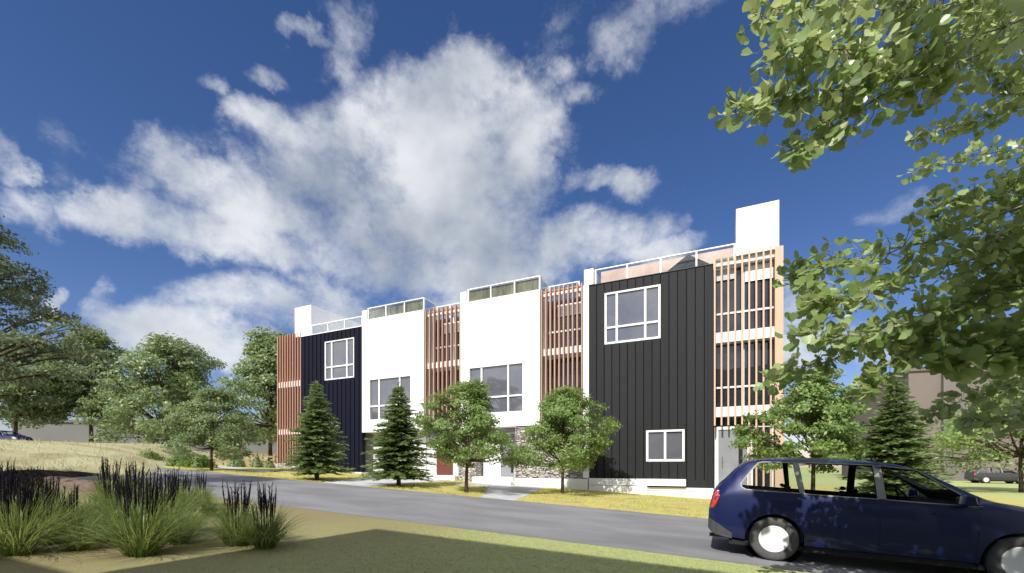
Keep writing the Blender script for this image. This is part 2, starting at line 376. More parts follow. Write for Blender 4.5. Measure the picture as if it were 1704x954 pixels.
def hill_h(x, y):                                         # low grassy rise left of the road
    a = min(1, max(0, (-20.3-x-.4*math.sin(y*.9)-.25*math.sin(y*2.3))/2.5)); a = a*a*(3-2*a)
    b = min(1, max(0, (11.3-y+max(0, (-24-x))*.75)/1.6)); b = b*b*(3-2*b)
    n = .05*math.sin(x*.7+y*.5)+.05*math.sin(x*.23-y*.4)
    f_ = min(1, max(0, (x+52)/11)); f_ = f_*f_*(3-2*f_)
    return (.30+n+.056*min(13, max(0, -24-x)))*a*b*f_
hx = [-130,-110,-95,-85,-75,-65,-58,-52]+[-48+1.5*i for i in range(16)]+[-24.5+.35*i for i in range(16)]
hy_ = [-30+2*i for i in range(15)]+[.5*i for i in range(28)]+[14+2*i for i in range(22)]
hv = []
for y in hy_:
    for x in hx:
        h = hill_h(x, y); hv.append((x, y, gz(x)+(h if h > .012 else -.03)))
n = len(hx); hf = [(j*n+i, j*n+i+1, (j+1)*n+i+1, (j+1)*n+i) for j in range(len(hy_)-1) for i in range(n-1)]
tag(MB().add(hv, hf).build('hill', M['hill'], smooth=True), kind='structure')
# dark low bank along the foot of the rise, and a low earth hump in front of it
def ridge(name, path, width, height, mat, n=9, seed=1):
    rnd = random.Random(seed); vs = []; k = len(path)
    dense = []
    for i in range(k-1):
        for t in np.linspace(0, 1, 7)[:-1]: dense.append(Vector(path[i]).lerp(Vector(path[i+1]), float(t)))
    dense.append(Vector(path[-1])); m_ = len(dense)
    for i, p in enumerate(dense):
        tdir = (dense[min(i+1, m_-1)]-dense[max(i-1, 0)]).normalized(); nrm = Vector((-tdir.y, tdir.x)); e = math.sin(math.pi*(i+.15)/(m_-.7))**.6
        for q in range(n):
            s = q/(n-1)*2-1; c = p+nrm*(s*width*(.6+.4*e)+rnd.uniform(-.03, .03))
            vs.append((c.x, c.y, gz(c.x)-.03+height*e*(1-s*s)*(1+rnd.uniform(-.12, .12))))
    fs = [(i*n+q, i*n+q+1, (i+1)*n+q+1, (i+1)*n+q) for i in range(m_-1) for q in range(n-1)]
    return MB().add(vs, fs).build(name, mat, smooth=True)
tag(ridge('dark_bank', [(-21.5, 2.5), (-20.0, 4.3), (-19.4, 5.6), (-20.0, 7.0), (-21.2, 8.6)], .55, .30, M['bank'], seed=4), kind='structure')
tag(ridge('earth_mound', [(-16.6, 4.6), (-15.4, 5.5), (-14.1, 6.6)], .62, .34, M['earth'], seed=9), kind='structure')

# ------------------------------------------------------------------ townhouses
Y0 = 19.4
def window(parent, x0, x1, z0, z1, cols, trans, y, fw=.07, outer=True, pane=None, name='window'):
    """cols: mullion positions as fractions, trans: transom fractions"""
    pn = MB().add([(x0,y,z0),(x1,y,z0),(x1,y,z1),(x0,y,z1)], [(0,1,2,3)])
    wobj = pn.build(name, pane or M['pane'], parent)
    fr = MB(); ya, yb = y-.075, y-.004
    if outer:
        fr.box(x0-.005, x0+fw, ya, yb, z0, z1).box(x1-fw, x1+.005, ya, yb, z0, z1).box(x0+fw, x1-fw, ya, yb, z1-fw, z1+.004).box(x0+fw, x1-fw, ya, yb, z0-.004, z0+fw)
    e = fw if outer else 0
    cx = [x0+(x1-x0)*c for c in cols]; cw = .045
    for c in cx: fr.box(c-cw, c+cw, ya+.008, yb, z0+e, z1-e)
    edges = [x0+e]+sum([[c-cw, c+cw] for c in cx], [])+[x1-e]
    for t in trans:
        z = z0+(z1-z0)*t
        for i in range(0, len(edges), 2): fr.box(edges[i], edges[i+1], ya+.012, yb, z-.04, z+.04)
    fr.build('frame', M['white_trim'], wobj, bevel=.006)
    return wobj
M['seam_navy'] = noisemat('navy_seam', (.0016,.0018,.004), (.0022,.0025,.006), 5, .8, .05, 0)
M['seam_charcoal'] = noisemat('charcoal_seam', (.006,.006,.007), (.008,.008,.009), 5, .8, .05, 0)
def seams(parent, x0, x1, z0, z1, y, holes, mat, pitch=.334):
    b = MB(); x = x0+pitch
    while x < x1-.08:
        segs = [(z0, z1)]
        for (a, c, e, g) in holes:
            if a-.06 < x < c+.06:
                new = []
                for (s, t) in segs:
                    if e-.06 > s: new.append((s, min(t, e-.06)))
                    if g+.06 < t: new.append((max(s, g+.06), t))
                segs = [q for q in new if q[1]-q[0] > .05]
        for s, t in segs: b.box(x-.014, x+.014, y-.028, y+.01, s, t)
        x += pitch
    return b.build('seam_batten', mat, parent)
def railing(parent, pts, z0, z1, nposts, glass, screen=None):
    """glass balustrade along X from pts[0] to pts[1] at y"""
    x0, x1, y = pts
    r = MB().box(x0, x1, y-.03, y+.03, z1-.045, z1).build('railing', M['white_trim'], parent, bevel=.006)
    for i in range(nposts):
        x = x0+.03+(x1-x0-.06)*i/(nposts-1)
        MB().box(x-.03, x+.03, y-.028, y+.028, z0, z1-.045).build('post', M['white_trim'], r)
        if i < nposts-1:
            xb = x0+.03+(x1-x0-.06)*(i+1)/(nposts-1)
            MB().box(x+.05, xb-.05, y-.006, y+.006, z0+.05, z1-.06).build('glass_panel', glass, r)
    return r
def return_rail(parent, x, ya, yb, z0, z1):
    r = MB().box(x-.03, x+.03, ya, yb, z1-.045, z1).build('railing', M['white_trim'], parent)
    MB().box(x-.006, x+.006, ya+.08, yb-.08, z0+.05, z1-.06).build('glass_panel', M['rail_glass'], r)
    MB().box(x-.028, x+.028, yb-.06, yb, z0, z1-.045).build('post', M['white_trim'], r)
def slat_screen(parent, x0, x1, n, z0, z1, mat, bottoms=None, depth=.15, wd=.062, beams=(), y=None):
    y = y or Y0
    for (a, b, t) in beams: MB().box(x0, x1, y+.07, y+.07+t, a, b).build('floor_band', M['white'], parent)
    s = MB().box(x0+.01, x1-.01, y+depth-.03, y+depth-.002, z1-.13, z1-.07).build('slat_screen', mat, parent)
    for i in range(n):
        x = x0+wd/2+(x1-x0-wd)*i/(n-1)
        zb = bottoms[i] if bottoms else z0
        MB().box(x-wd/2, x+wd/2, y, y+depth, zb, z1+.02*((i*7) % 3-1)).build('slat', mat, s)
    return s
def bay_glazing(parent, x0, x1, y, tiers, mulls, back):
    """tiers: list of (z0, z1, transom z or None)"""
    for (a, b, t) in tiers:
        wv = MB().add([(x0,y,a),(x1,y,a),(x1,y,b),(x0,y,b)], [(0,1,2,3)]).build('window', M['pane_dark'], parent)
        fr = MB()
        for mx in mulls: fr.box(mx-.04, mx+.04, y-.07, y-.003, a, b)
        cuts = [x0]+sum([[q-.04, q+.04] for q in mulls], [])+[x1]
        if t:
            for i in range(0, len(cuts), 2): fr.box(cuts[i], cuts[i+1], y-.065, y-.003, t-.035, t+.035)
        fr.build('frame', M['white_trim'], wv)
houses = 'townhouses of the terrace'
YB = 29.0

# --- 1: navy end house with the red slat screen
h = thing('townhouse', (-22, Y0, gz(-22)), 'navy clad end townhouse with reddish timber slat screen, farthest in the row', 'townhouse', houses)
bw = (-21.47, -19.15, 6.40, 8.70)
wl = MB().wall(-23.44, -18.53, .98, 9.22, Y0, Y0+.25, [bw]); wl.build('wall', M['navy'], h)
seams(h, -23.44, -18.53, .98, 9.22, Y0, [bw], M['seam_navy'])
MB().box(-25.62, -18.53, Y0+1.0, YB, gz(-25)-.4, 9.16).build('inner_block', M['white'], h)
MB().box(-23.44, -18.55, Y0-.03, Y0+.9, gz(-18.5)-.3, .975).build('plinth', M['white'], h, bevel=.01)
MB().box(-23.44, -18.53, Y0-.02, Y0+.98, 9.225, 9.265).build('roof_edge', M['white_trim'], h)
window(h, *bw, [.235, .75], [.33], Y0+.09)
# stair wall on the roof
MB().box(-24.02, -22.62, Y0+.02, 23.6, 9.27, 11.08).box(-23.9, -22.75, Y0+.1, 23.5, 11.08, 11.11, 1).build('stair_tower', [M['white'], M['concrete']], h, bevel=.008)
MB().box(-25.6, -23.46, Y0+.9, Y0+.99, 1.5, 9.1).build('bay_wall', M['pane_dark'], h)
slat_screen(h, -25.6, -23.47, 10, 1.5, 9.52, M['cedar_red'], depth=.16, wd=.075, beams=[(6.25, 6.60, .6), (3.3, 3.62, .6)])
MB().box(-25.8, -23.46, Y0-.12, Y0+.95, gz(-25.8)-.3, 1.49).build('stone_base', M['stone'], h)
railing(h, (-22.6, -18.55, Y0+.06), 9.265, 9.84, 4, M['rail_glass'])

def party(parent, x0, x1, z0, z1, ya=None, yb=24.0):
    MB().box(x0, x1, ya or Y0-.05, yb, z0, z1).build('party_wall', M['white'], parent, bevel=.006)

# --- 2 and 3: the white houses
def white_house(x0, x1, win, label, bay, ztop, screen, slat_n, slat_mat, npan):
    h = thing('townhouse', ((x0+x1)/2, Y0, gz(x0)), label, 'townhouse', houses)
    yf = Y0-.05
    MB().wall(x0, x1, 3.22, ztop, yf, yf+.3, [win]).build('wall', M['white'], h)
    MB().box(x0+.01, x1-.01, yf+.30, YB, 3.22, ztop-.12).build('upper_block', M['white'], h)
    window(h, *win, [.23, .735], [.335], yf+.10, outer=False)
    # bay
    b0, b1 = bay; yg = Y0+1.05
    MB().box(b0+.01, b1-.01, yg+.02, YB, 3.2, 9.3).build('bay_block', M['slate'], h)
    bay_glazing(h, b0+.03, b1-.03, yg, [(3.7, 6.45, 4.6), (6.75, 9.25, 7.75)], [b0+(b1-b0)*.52], None)
    MB().box(b0+.25*(b1-b0), b0+.82*(b1-b0), yg-.09, yg-.075, 8.45, 9.0).build('roller_blind', M['white'], h)
    for (ya_, za_, zb_) in ((yg-.02, 6.45, 6.75), (yg-.02, 3.3, 3.65), (Y0+.45, 9.2, 9.42)): MB().box(b0+.012, b1-.012, Y0+.17, ya_, za_, zb_).build('floor_band', M['white'], h)
    slat_screen(h, b0+.03, b1-.03, slat_n, 3.3, 9.50, slat_mat, depth=.15, wd=.062)
    # roof: party wall, rails
    party(h, x0, x0+.34, ztop, ztop+.55)
    rl = railing(h, (x0+.38, x1, Y0+.02), ztop, ztop+.66, npan+1, M['rail_glass'])
    MB().box(x0+.45, x1-.06, Y0+.10, Y0+.13, ztop+.02, ztop+.60).build('reflection_panel', screen, h)  # added panel, coloured like the reflection in the rail glass
    return_rail(h, x1-.03, Y0+.08, yg+.05, ztop, ztop+.66)
    railing(h, (x1, b1-.5, yg+.1), 9.3, 10.05, 3, M['rail_glass'])
    return h
w1 = (-17.95, -15.12, 3.91, 6.13); w2 = (-11.48, -8.60, 3.93, 6.18)
h1 = white_house(-18.5, -14.26, w1, 'white rendered townhouse next to the navy one, narrow brown slat bay on its right', (-14.26, -12.02), 9.53, M['reflection_olive'], 9, M['cedar_mid'], 3)
g1 = gz(-18.5)-.4
MB().box(-18.45, -14.2, Y0+.8, YB, g1, 3.21).build('ground_wall', M['grey_wall'], h1)
MB().box(-17.62, -17.54, Y0+.72, Y0+.795, .9, 3.2).build('downpipe', M['dark_metal'], h1)
gd = MB()
for k in range(5): gd.box(-17.2, -14.7, Y0+.73, Y0+.79, .85+k*.43, .85+k*.43+.41)
gd.build('garage_door', M['white_trim'], h1, bevel=.01)
MB().box(-14.19, -12.02, Y0+.8, YB, g1, 3.19).build('entry_wall', M['grey_wall'], h1)
dr = MB().box(-14.0, -13.0, Y0+.74, Y0+.795, .85, 2.95).build('door', M['door_red'], h1, bevel=.008)
MB().tube([(-13.12, Y0+.70, 1.7), (-13.12, Y0+.70, 2.2)], .015).build('handle', M['steel'], dr)
MB().box(-14.2, -12.3, Y0-.15, Y0+.79, gz(-13)-.3, .84).build('step', M['white'], h1, bevel=.01)
h2 = white_house(-12.0, -7.72, w2, 'white rendered townhouse beside the charcoal one, stone ground floor and wide slat bay', (-7.72, -5.68), 9.50, M['reflection_olive'], 10, M['cedar_mid'], 3)
g2 = gz(-5)-.5
MB().box(-9.0, -5.68, Y0+.0, YB, .76, 3.2).build('stone_wall', M['stone'], h2)
MB().box(-9.0, -5.45, Y0-.16, Y0+.6, g2, .755).build('plinth', M['white'], h2, bevel=.01)
MB().box(-12.25, -11.25, Y0+.15, YB, g2, 3.2).build('stone_pier', M['stone'], h2)
MB().box(-11.24, -9.01, Y0+.9, YB, g2, 3.2).build('entry_wall', M['grey_wall'], h2)
MB().box(-11.22, -9.02, Y0-.25, Y0+.89, g2, .80).box(-11.0, -8.95, Y0-.6, Y0-.255, g2, .60).build('step', M['white'], h2, bevel=.01)
MB().box(-11.15, -10.2, Y0+.80, Y0+.89, .81, 2.95).build('side_panel', M['white_trim'], h2)
dr = MB().box(-10.14, -9.38, Y0+.78, Y0+.86, .82, 2.93).build('door', M['door_grey'], h2, bevel=.008)
MB().box(-9.58, -9.46, Y0+.765, Y0+.778, 1.0, 2.3).build('glass_slot', M['pane_dark'], dr)
MB().tube([(-10.02, Y0+.72, 1.7), (-10.02, Y0+.72, 2.1)], .015).build('handle', M['steel'], dr)
MB().box(-10.20, -10.145, Y0+.76, Y0+.87, .81, 2.99).box(-9.375, -9.30, Y0+.76, Y0+.87, .81, 2.99).box(-10.145, -9.375, Y0+.76, Y0+.87, 2.935, 2.99).build('door_frame', M['white_trim'], h2)
MB().box(-9.29, -9.02, Y0+.84, Y0+.87, .82, 2.9).build('sidelight', M['pane_dark'], h2)

# --- 4: charcoal house
h = thing('townhouse', (-2, Y0, gz(-2)), 'charcoal board clad end townhouse with pale slat bay and tall white roof block', 'townhouse', houses)
bw = (-4.72, -2.39, 6.61, 8.85); lw = (-2.97, -1.46, 1.52, 2.83)
MB().wall(-5.40, -.40, .80, 9.27, Y0, Y0+.25, [bw, lw]).build('wall', M['charcoal'], h)
MB().box(-1.38, -.40, Y0+.002, Y0+.24, .46, .798).build('lower_wall', M['charcoal'], h)
seams(h, -5.40, -.40, .80, 9.27, Y0, [bw, lw], M['seam_charcoal'])
MB().box(-5.40, -.41, Y0+.26, YB, g2, 9.15).build('inner_block', M['slate'], h)
MB().box(-5.40, -.40, Y0-.035, Y0+.26, 9.275, 9.30).build('roof_edge', M['dark_metal'], h)
window(h, *bw, [.225, .735], [.32], Y0+.09, fw=.085)
window(h, *lw, [.5], [], Y0+.09, fw=.09)
MB().box(-5.40, -2.92, Y0-.10, Y0+.2, g2, .49).box(-5.40, -2.92, Y0-.06, Y0+.2, .51, .795).build('plinth', M['white'], h, bevel=.008)
MB().box(-2.90, -1.40, Y0-.22, Y0-.002, .52, .80).build('ledge', M['white'], h, bevel=.01)
MB().box(-2.91, -.40, Y0-.10, Y0+.2, g2, .17).box(-2.91, -.40, Y0-.08, Y0+.2, .19, .30).box(-2.91, -.40, Y0-.06, Y0+.2, .32, .455).build('plinth', M['white'], h, bevel=.008)
MB().box(-5.665, -5.405, Y0-.06, YB, .8, 9.30).build('party_wall', M['white'], h, bevel=.006)
party(h, -5.62, -5.20, 9.305, 10.0)
railing(h, (-5.15, .38, Y0+.04), 9.30, 9.95, 5, M['rail_glass'])
MB().box(-5.05, .38, Y0+.72, Y0+.75, 9.31, 10.10).build('reflection_panel', M['reflection_rose'], h)  # panel added behind the glass, its colour stands in for a reflection
# dark gable shape added for the reflection in the balustrade glass
MB().prism([(-2.15, 9.31), (-.55, 9.31), (-.55, 9.45), (-1.35, 9.98), (-2.15, 9.45)], 1, Y0+.30, Y0+.62).build('gable_reflection', M['slate'], h)
MB().box(.40, 1.84, Y0+.02, Y0+1.6, 9.45, 11.26).build('roof_block', M['white'], h, bevel=.008)
# the slat bay
yg = Y0+.55
MB().box(-.38, 1.93, yg+.02, YB, g2, 9.3).build('bay_block', M['white'], h)
bay_glazing(h, -.36, 1.72, yg, [(3.68, 6.18, 4.47), (6.62, 9.2, 7.42)], [.66], None)
for (ya_, za_, zb_) in ((yg-.02, 6.2, 6.6), (yg-.02, 3.28, 3.66), (Y0+.4, 9.22, 9.46)): MB().box(-.37, 1.74, Y0+.17, ya_, za_, zb_).build('floor_band', M['white'], h)
MB().box(-.36, .4, yg-.09, yg-.075, 8.75, 9.15).build('roller_blind', M['grey_wall'], h)
MB().box(.72, 1.68, yg-.09, yg-.075, 8.55, 9.15).build('roller_blind', M['white'], h)
MB().box(-.37, 1.74, yg-.02, yg+.015, 2.92, 3.27).build('window', M['pane_dark'], h)
bots = [2.92, 2.92, 2.92, 2.92, 2.92, gz(1)+.1, gz(1)+.1, gz(1)+.1, gz(1)+.1]
slat_screen(h, -.38, 1.60, 9, 0, 9.56, M['cedar_pale'], bottoms=bots, depth=.12, wd=.06)
MB().box(1.70, 1.975, Y0-.02, Y0+.55, gz(1.8)-.2, 9.52).build('timber_fin', M['cedar_pale'], h, bevel=.006)
dr = MB().box(-.22, .80, yg-.06, yg+.005, .46, 2.78).build('door', M['door_grey'], h, bevel=.008)
MB().box(.50, .64, yg-.075, yg-.062, 1.1, 2.55).build('glass_slot', M['pane_dark'], dr)
MB().tube([(-.08, yg-.12, 1.3), (-.08, yg-.12, 1.7)], .015).build('handle', M['steel'], dr)
MB().box(-.30, -.225, yg-.10, yg+.005, .40, 2.90).box(.805, .90, yg-.10, yg+.005, .40, 2.90).box(-.225, .805, yg-.10, yg+.005, 2.785, 2.90).build('door_frame', M['white_trim'], h)
MB().box(-.40, 1.2, Y0-.3, yg-.07, g2, .395).build('step', M['white'], h, bevel=.01)
MB().box(1.0, 1.65, yg-.03, yg+.01, .3, 2.85).build('window', M['pane_dark'], h)

# --- the townhouse behind the viewpoint, whose shade lies on the near lawn
hb = thing('townhouse', (0, -4.2, gz(0)), 'white townhouse behind the viewpoint casting the straight edged shade on the near lawn', 'townhouse')
hw = [(-4.8+i*3.0, -3.0+i*3.0, z, z+1.6) for i in range(5) for z in (1.0, 4.1, 7.0)]
SH = 9.75
MB().box(-6.15, 12, -12, -4.6, -1, SH).build('inner_block', M['white'], hb)
b = MB(); b.wall(-6.15, 12, -1, SH+.2, -4.6, -4.35, hw); b.build('wall', M['white'], hb)
MB().box(-19, -6.16, -12, -4.42, -1, SH-3.3).build('wing', M['white'], hb)
for q in hw: window(hb, q[0], q[1], q[2], q[3], [.5], [.4], -4.45)
bpy.data.objects[hb.name]

# --- background buildings
def back_building(name, pa, pb, thick, zb, zt, mat, label, cap, corner=None):
    a = Vector((pa.x, pa.y)); b = Vector((pb.x, pb.y)); t = (b-a).normalized(); nrm = Vector((-t.y, t.x))
    o = thing(name, (a.x, a.y, zb), label, 'building')
    def quadbox(s0, s1, d0, d1, z0, z1):
        c = [a+t*s0+nrm*d0, a+t*s1+nrm*d0, a+t*s1+nrm*d1, a+t*s0+nrm*d1]
        return MB().add([(q.x, q.y, z) for z in (z0, z1) for q in c], [(0,3,2,1),(4,5,6,7),(0,1,5,4),(1,2,6,5),(2,3,7,6),(3,0,4,7)])
    L = (b-a).length
    quadbox(0, L, 0, thick, zb, zt).build('wall', mat, o)
    quadbox(-.25, L+.25, -.25, thick+.25, zt, zt+.35).build('roof_edge', cap, o)
    if corner: quadbox(corner, corner+2.2, -.5, -.01, zb, zt-.01).build('pier', cap, o)
    return o
M['far_grey'] = noisemat('grey_concrete', (.155,.16,.155), (.195,.195,.185), .12, .9, .1, .05, 20.)
M['far_grey_cap'] = noisemat('grey_cap', (.15,.155,.17), (.18,.185,.2), .2, .9, .1, 0)
M['far_rose'] = noisemat('mauve_render', (.165,.138,.125), (.195,.165,.15), .15, .9, .1, .05, 20.)
M['far_rose_cap'] = noisemat('mauve_grey_render', (.145,.128,.122), (.17,.15,.143), .2, .9, .1, 0)
back_building('long_building', P(20, 760, 70), P(470, 760, 78), 14, 2.0, 8.2, M['far_grey'], 'long low plain grey building behind the trees on the left', M['far_grey_cap'])
back_building('large_building', P(1512, 800, 52), P(2050, 800, 44), 20, -2.0, 12.2, M['far_rose'], 'large plain mauve grey building in the background right of the terrace', M['far_rose_cap'], corner=3.0)

# ------------------------------------------------------------------ vegetation
rng = np.random.default_rng(11)
def unit(a): return a/np.maximum(np.linalg.norm(a, axis=-1, keepdims=True), 1e-9)
def leaves(C, size, up=.6, outc=None, aspect=.55, seed=0, name='crown', mat=None, parent=None, bend=.25):
    """diamond leaves at the points C (n,3)"""
    r = np.random.default_rng(seed); n = len(C)
    nrm = r.normal(size=(n, 3))*.55; nrm[:, 2] += up
    if outc is not None: nrm += unit(C-outc)*.9
    nrm = unit(nrm); t = unit(np.cross(nrm, r.normal(size=(n, 3)))); b = np.cross(nrm, t)
    s = (size*r.uniform(.6, 1.3, n))[:, None]
    V = np.stack([C-t*s*.5, C+b*s*aspect*.5-nrm*s*bend*.2, C+t*s*.5, C-b*s*aspect*.5-nrm*s*bend*.2], 1).reshape(-1, 3)
    F = np.arange(4*n).reshape(n, 4)
    return np_mesh(name, V, F, mat, parent)
def broadleaf_points(seed, H, th, Rx, nl, nleaf, sig, flat=.5, low=.55):
    """trunk, limb paths and leaf positions of a tree standing at the origin; leaves gather in uneven clumps through the crown"""
    r = random.Random(seed); rn = np.random.default_rng(seed)
    limbs = []; clumps = []
    trunk = [Vector((0, 0, -.15))]; tx = ty = 0
    for i in range(1, 9):
        tx += r.uniform(-.03, .03)*H*.5; ty += r.uniform(-.03, .03)*H*.5; trunk.append(Vector((tx*i/8, ty*i/8, H*.90*i/8)))
    def tp(z):
        k = min(7.999, max(0, z/(H*.90)*8)); i = int(k); return trunk[i].lerp(trunk[i+1], k-i)
    lob = [(r.uniform(0, 6.28), r.uniform(-.9, .9), r.uniform(.10, .30)) for _ in range(7)]
    def prof(f, a):
        p = math.sin(math.pi*min(1, max(0, .17+.83*f)**.72))**.62 if f < 1 else 0
        for la, lf, amp in lob: p *= 1+amp*math.cos(a-la)*math.cos((f-.5)*5-lf*3)
        return p*Rx
    ga = r.uniform(0, 6)
    for i in range(nl):
        f = (i+r.random())/nl; f = .02+.96*f**.92; ga += 2.39996+r.uniform(-.5, .5)
        rad = prof(f, ga)*math.sqrt(r.uniform(.12, 1.0)); z = th*low+(H-th*low)*f
        c = tp(z); c = Vector((c.x+math.cos(ga)*rad, c.y+math.sin(ga)*rad, z-.05*rad+r.uniform(-.02, .02)*H))
        zb = max(th*.85, z-rad*r.uniform(.45, .9)-.06*H); b = tp(min(zb, H*.86)); m1 = b.lerp(c, .4)+Vector((0, 0, -.04*rad)); m2 = b.lerp(c, .75)
        limbs.append(([b, m1, m2, c], max(.006, .013*(b-c).length)))
        clumps.append((c, r.uniform(.65, 1.35)))
        for _ in range(2):
            a2 = ga+r.uniform(-1.2, 1.2); l2 = sig*Rx*r.uniform(.9, 1.9); e = c+Vector((math.cos(a2)*l2, math.sin(a2)*l2, l2*r.uniform(-.35, .25)))
            limbs.append(([m2, m2.lerp(e, .6)+Vector((0, 0, .02*Rx)), e], max(.004, .005*(b-c).length))); clumps.append((e, r.uniform(.35, .85)))
    Cc = np.array([tuple(c) for c, _ in clumps]); sz = np.array([q for _, q in clumps]); wts = sz**2; wts /= wts.sum()
    idx = rn.choice(len(Cc), nleaf, p=wts); g = rn.normal(size=(nleaf, 3)); g *= np.minimum(1, 2.0/np.linalg.norm(g, axis=1))[:, None]
    C = Cc[idx]+g*sz[idx][:, None]*np.array([sig, sig, sig*flat])*Rx
    C[:, 2] -= .25*(np.linalg.norm(g[:, :2], axis=1)*sz[idx]*sig*Rx)*.6
    return trunk, limbs, C
def broadleaf(name, loc, label, cat, group, seed, H, th, Rx, nl=60, nleaf=8000, size=.11, sig=.13, mat='leaf_street', bark='bark', tr=None, **kw):
    o = thing(name, loc, label, cat, group)
    trunk, limbs, C = broadleaf_points(seed, H, th, Rx, nl, nleaf, sig, **kw)
    tr = tr or H*.017
    b = MB(); b.tube(trunk, [tr*(1.25 if i == 0 else 1-.1*i) for i in range(len(trunk))], 8)
    o3 = Vector(loc); b.v = [(x+o3.x, y+o3.y, z+o3.z) for x, y, z in b.v]
    b.build('trunk', M[bark], o, smooth=True)
    b = MB()
    for pts, rr in limbs: b.tube([p+o3 for p in pts], [rr*(1-.8*i/(len(pts)-1)) for i in range(len(pts))], 5, cap=False)
    b.build('limb', M[bark], o, smooth=True)
    leaves(C, size, .6, np.array([0, 0, (th+H)/2]), seed=seed, mat=M[mat], parent=o)
    return o
def conifer(name, loc, label, cat, group, seed, H, Rb):
    o = thing(name, loc, label, cat, group); r = random.Random(seed); rn = np.random.default_rng(seed); o3 = Vector(loc)
    b = MB().tube([o3+Vector((0, 0, -.1)), o3+Vector((.02, 0, .35)), o3+Vector((0, .02, H*.5)), o3+Vector((0, 0, H*.985))], [.11*H/4.5, .085*H/4.5, .05*H/4.5, .008], 8)
    b.build('trunk', M['bark'], o, smooth=True)
    br = MB(); C = []; T = []; Sz = []
    z = .32; ga = 0
    while z < H*.97:
        t = z/H; L0 = Rb*(1-t)**.82*(min(1, .75+t*2.2))
        for k in range(9 if t < .7 else 6):
            ga += 2.39996; L = L0*r.uniform(.52, 1.24)+.05; d = Vector((math.cos(ga), math.sin(ga), 0)); dz = r.uniform(-.05, .05)
            zz = z+r.uniform(-.06, .06)
            pts = [Vector((0, 0, zz)), d*L*.5+Vector((0, 0, zz+L*(.02+dz))), d*L+Vector((0, 0, zz+L*(.06+dz-.12*(1-t))))]
            if r.random() < .35: br.tube([p+o3 for p in pts], [.016, .01, .004], 4, cap=False)
            ns = max(4, int(L*17))
            for s in range(ns):
                q = (s+.6)/ns; p = pts[0].lerp(pts[1], q*2) if q < .5 else pts[1].lerp(pts[2], q*2-1)
                for side in (-1, 0, 1):
                    a = ga+side*r.uniform(.5, 1.05); ln = (.10+.17*min(1, L*1.2)*(1.15-q))*r.uniform(.7, 1.25)
                    C.append(p+Vector((0, 0, r.uniform(-.02, .03)))); T.append((math.cos(a), math.sin(a), r.uniform(-.25, .3))); Sz.append(ln)
        z += (.105-.045*t)*H/4.5*r.uniform(.8, 1.2)
    for k in range(40):
        C.append(Vector((0, 0, H*(.9+.1*r.random())))); a = r.uniform(0, 6.3); T.append((math.cos(a)*.6, math.sin(a)*.6, r.uniform(.2, 1.2))); Sz.append(r.uniform(.06, .13))
    br.build('limb', M['bark'], o)
    C = np.array([tuple(c) for c in C]); T = unit(np.array(T)); S = np.array(Sz)[:, None]; n = len(C)
    nr = rn.normal(size=(n, 3))*.45; nr[:, 2] += .8; B = unit(np.cross(nr, T))
    V = np.stack([C, C+T*S*.55+B*S*.17, C+T*S*1.15, C+T*S*.55-B*S*.17], 1).reshape(-1, 3)
    np_mesh('crown', V, np.arange(4*n).reshape(n, 4), M['needle'], o); return o
def at(px, py): return G(px, py)

# street trees on the lawn
sg, cg = 'young broadleaf trees on the lawn before the terrace', 'young conifers on the lawn before the terrace'
conifer('conifer', at(527, 799), 'young conifer in front of the navy wall', 'tree', cg, 3, 4.15, 1.42)
conifer('conifer', at(663, 809), 'young conifer in front of the first white house', 'tree', cg, 8, 4.0, 1.5)
conifer('conifer', P(1492, 820, 12.0).xy.to_3d()+Vector((0, 0, gz(4))), 'young conifer behind the parked car, right of the terrace', 'tree', cg, 21, 3.8, 1.3)
broadleaf('young_tree', at(776, 820), 'young leafy tree covering the lower window of the second white house', 'tree', sg, 5, 3.95, 1.3, 1.45, 95, 24000, .095, low=.8)
broadleaf('young_tree', at(936, 822), 'young leafy tree in front of the stone wall, left of the charcoal wall', 'tree', sg, 17, 4.05, 1.3, 1.62, 95, 24000, .10, low=.8)
broadleaf('young_tree', P(1352, 830, 12.6).xy.to_3d()+Vector((0, 0, gz(2))), 'bushy young tree behind the parked car, before the pale slat bay', 'tree', sg, 29, 4.0, 1.75, 1.4, 80, 17000, .115, low=.82)
broadleaf('young_tree', at(352, 783), 'small tree by the road end, left of the red slat screen', 'tree', sg, 33, 4.1, 1.3, 1.8, 80, 16000, .13, mat='leaf_far')
# bigger trees at the left
fg = 'tall trees on the rise at the left'
def gp(px, depth):
    p = P(px, 775, depth); return Vector((p.x, p.y, gz(p.x)))
broadleaf('tall_tree', gp(450, 34), 'tall dark trunked tree close to the red slat screen', 'tree', fg, 41, 9.9, 3.4, 3.9, 95, 22000, .28, mat='leaf_far', tr=.15)
broadleaf('tall_tree', gp(280, 48), 'broad round tree between the small road end tree and its left neighbour', 'tree', fg, 43, 12.6, 2.6, 5.2, 120, 24000, .34, mat='leaf_far')
broadleaf('tall_tree', gp(152, 52), 'tall tree whose bare trunk stands before the grey building', 'tree', fg, 47, 13.7, 4.4, 4.5, 110, 22000, .34, mat='leaf_far', low=.85)
broadleaf('tall_tree', gp(26, 48), 'tree behind the navy car on the rise, at the left edge', 'tree', fg, 51, 11.8, 3.8, 5.2, 100, 20000, .34, mat='leaf_far', low=.8)
broadleaf('tall_tree', gp(1700, 27), 'leafy tree before the mauve building at the right edge', 'tree', None, 57, 7.2, 2.6, 4.3, 70, 14000, .22, mat='leaf_street')
# the near tree at the left edge
broadleaf('roadside_tree', (-18.0, 3.5, gz(-18.0)), 'near grey green tree reaching in from the left edge', 'tree', None, 62, 8.2, 2.9, 3.3, 125, 29000, .12, sig=.085, mat='leaf_left', flat=.38, low=.8, tr=.13)

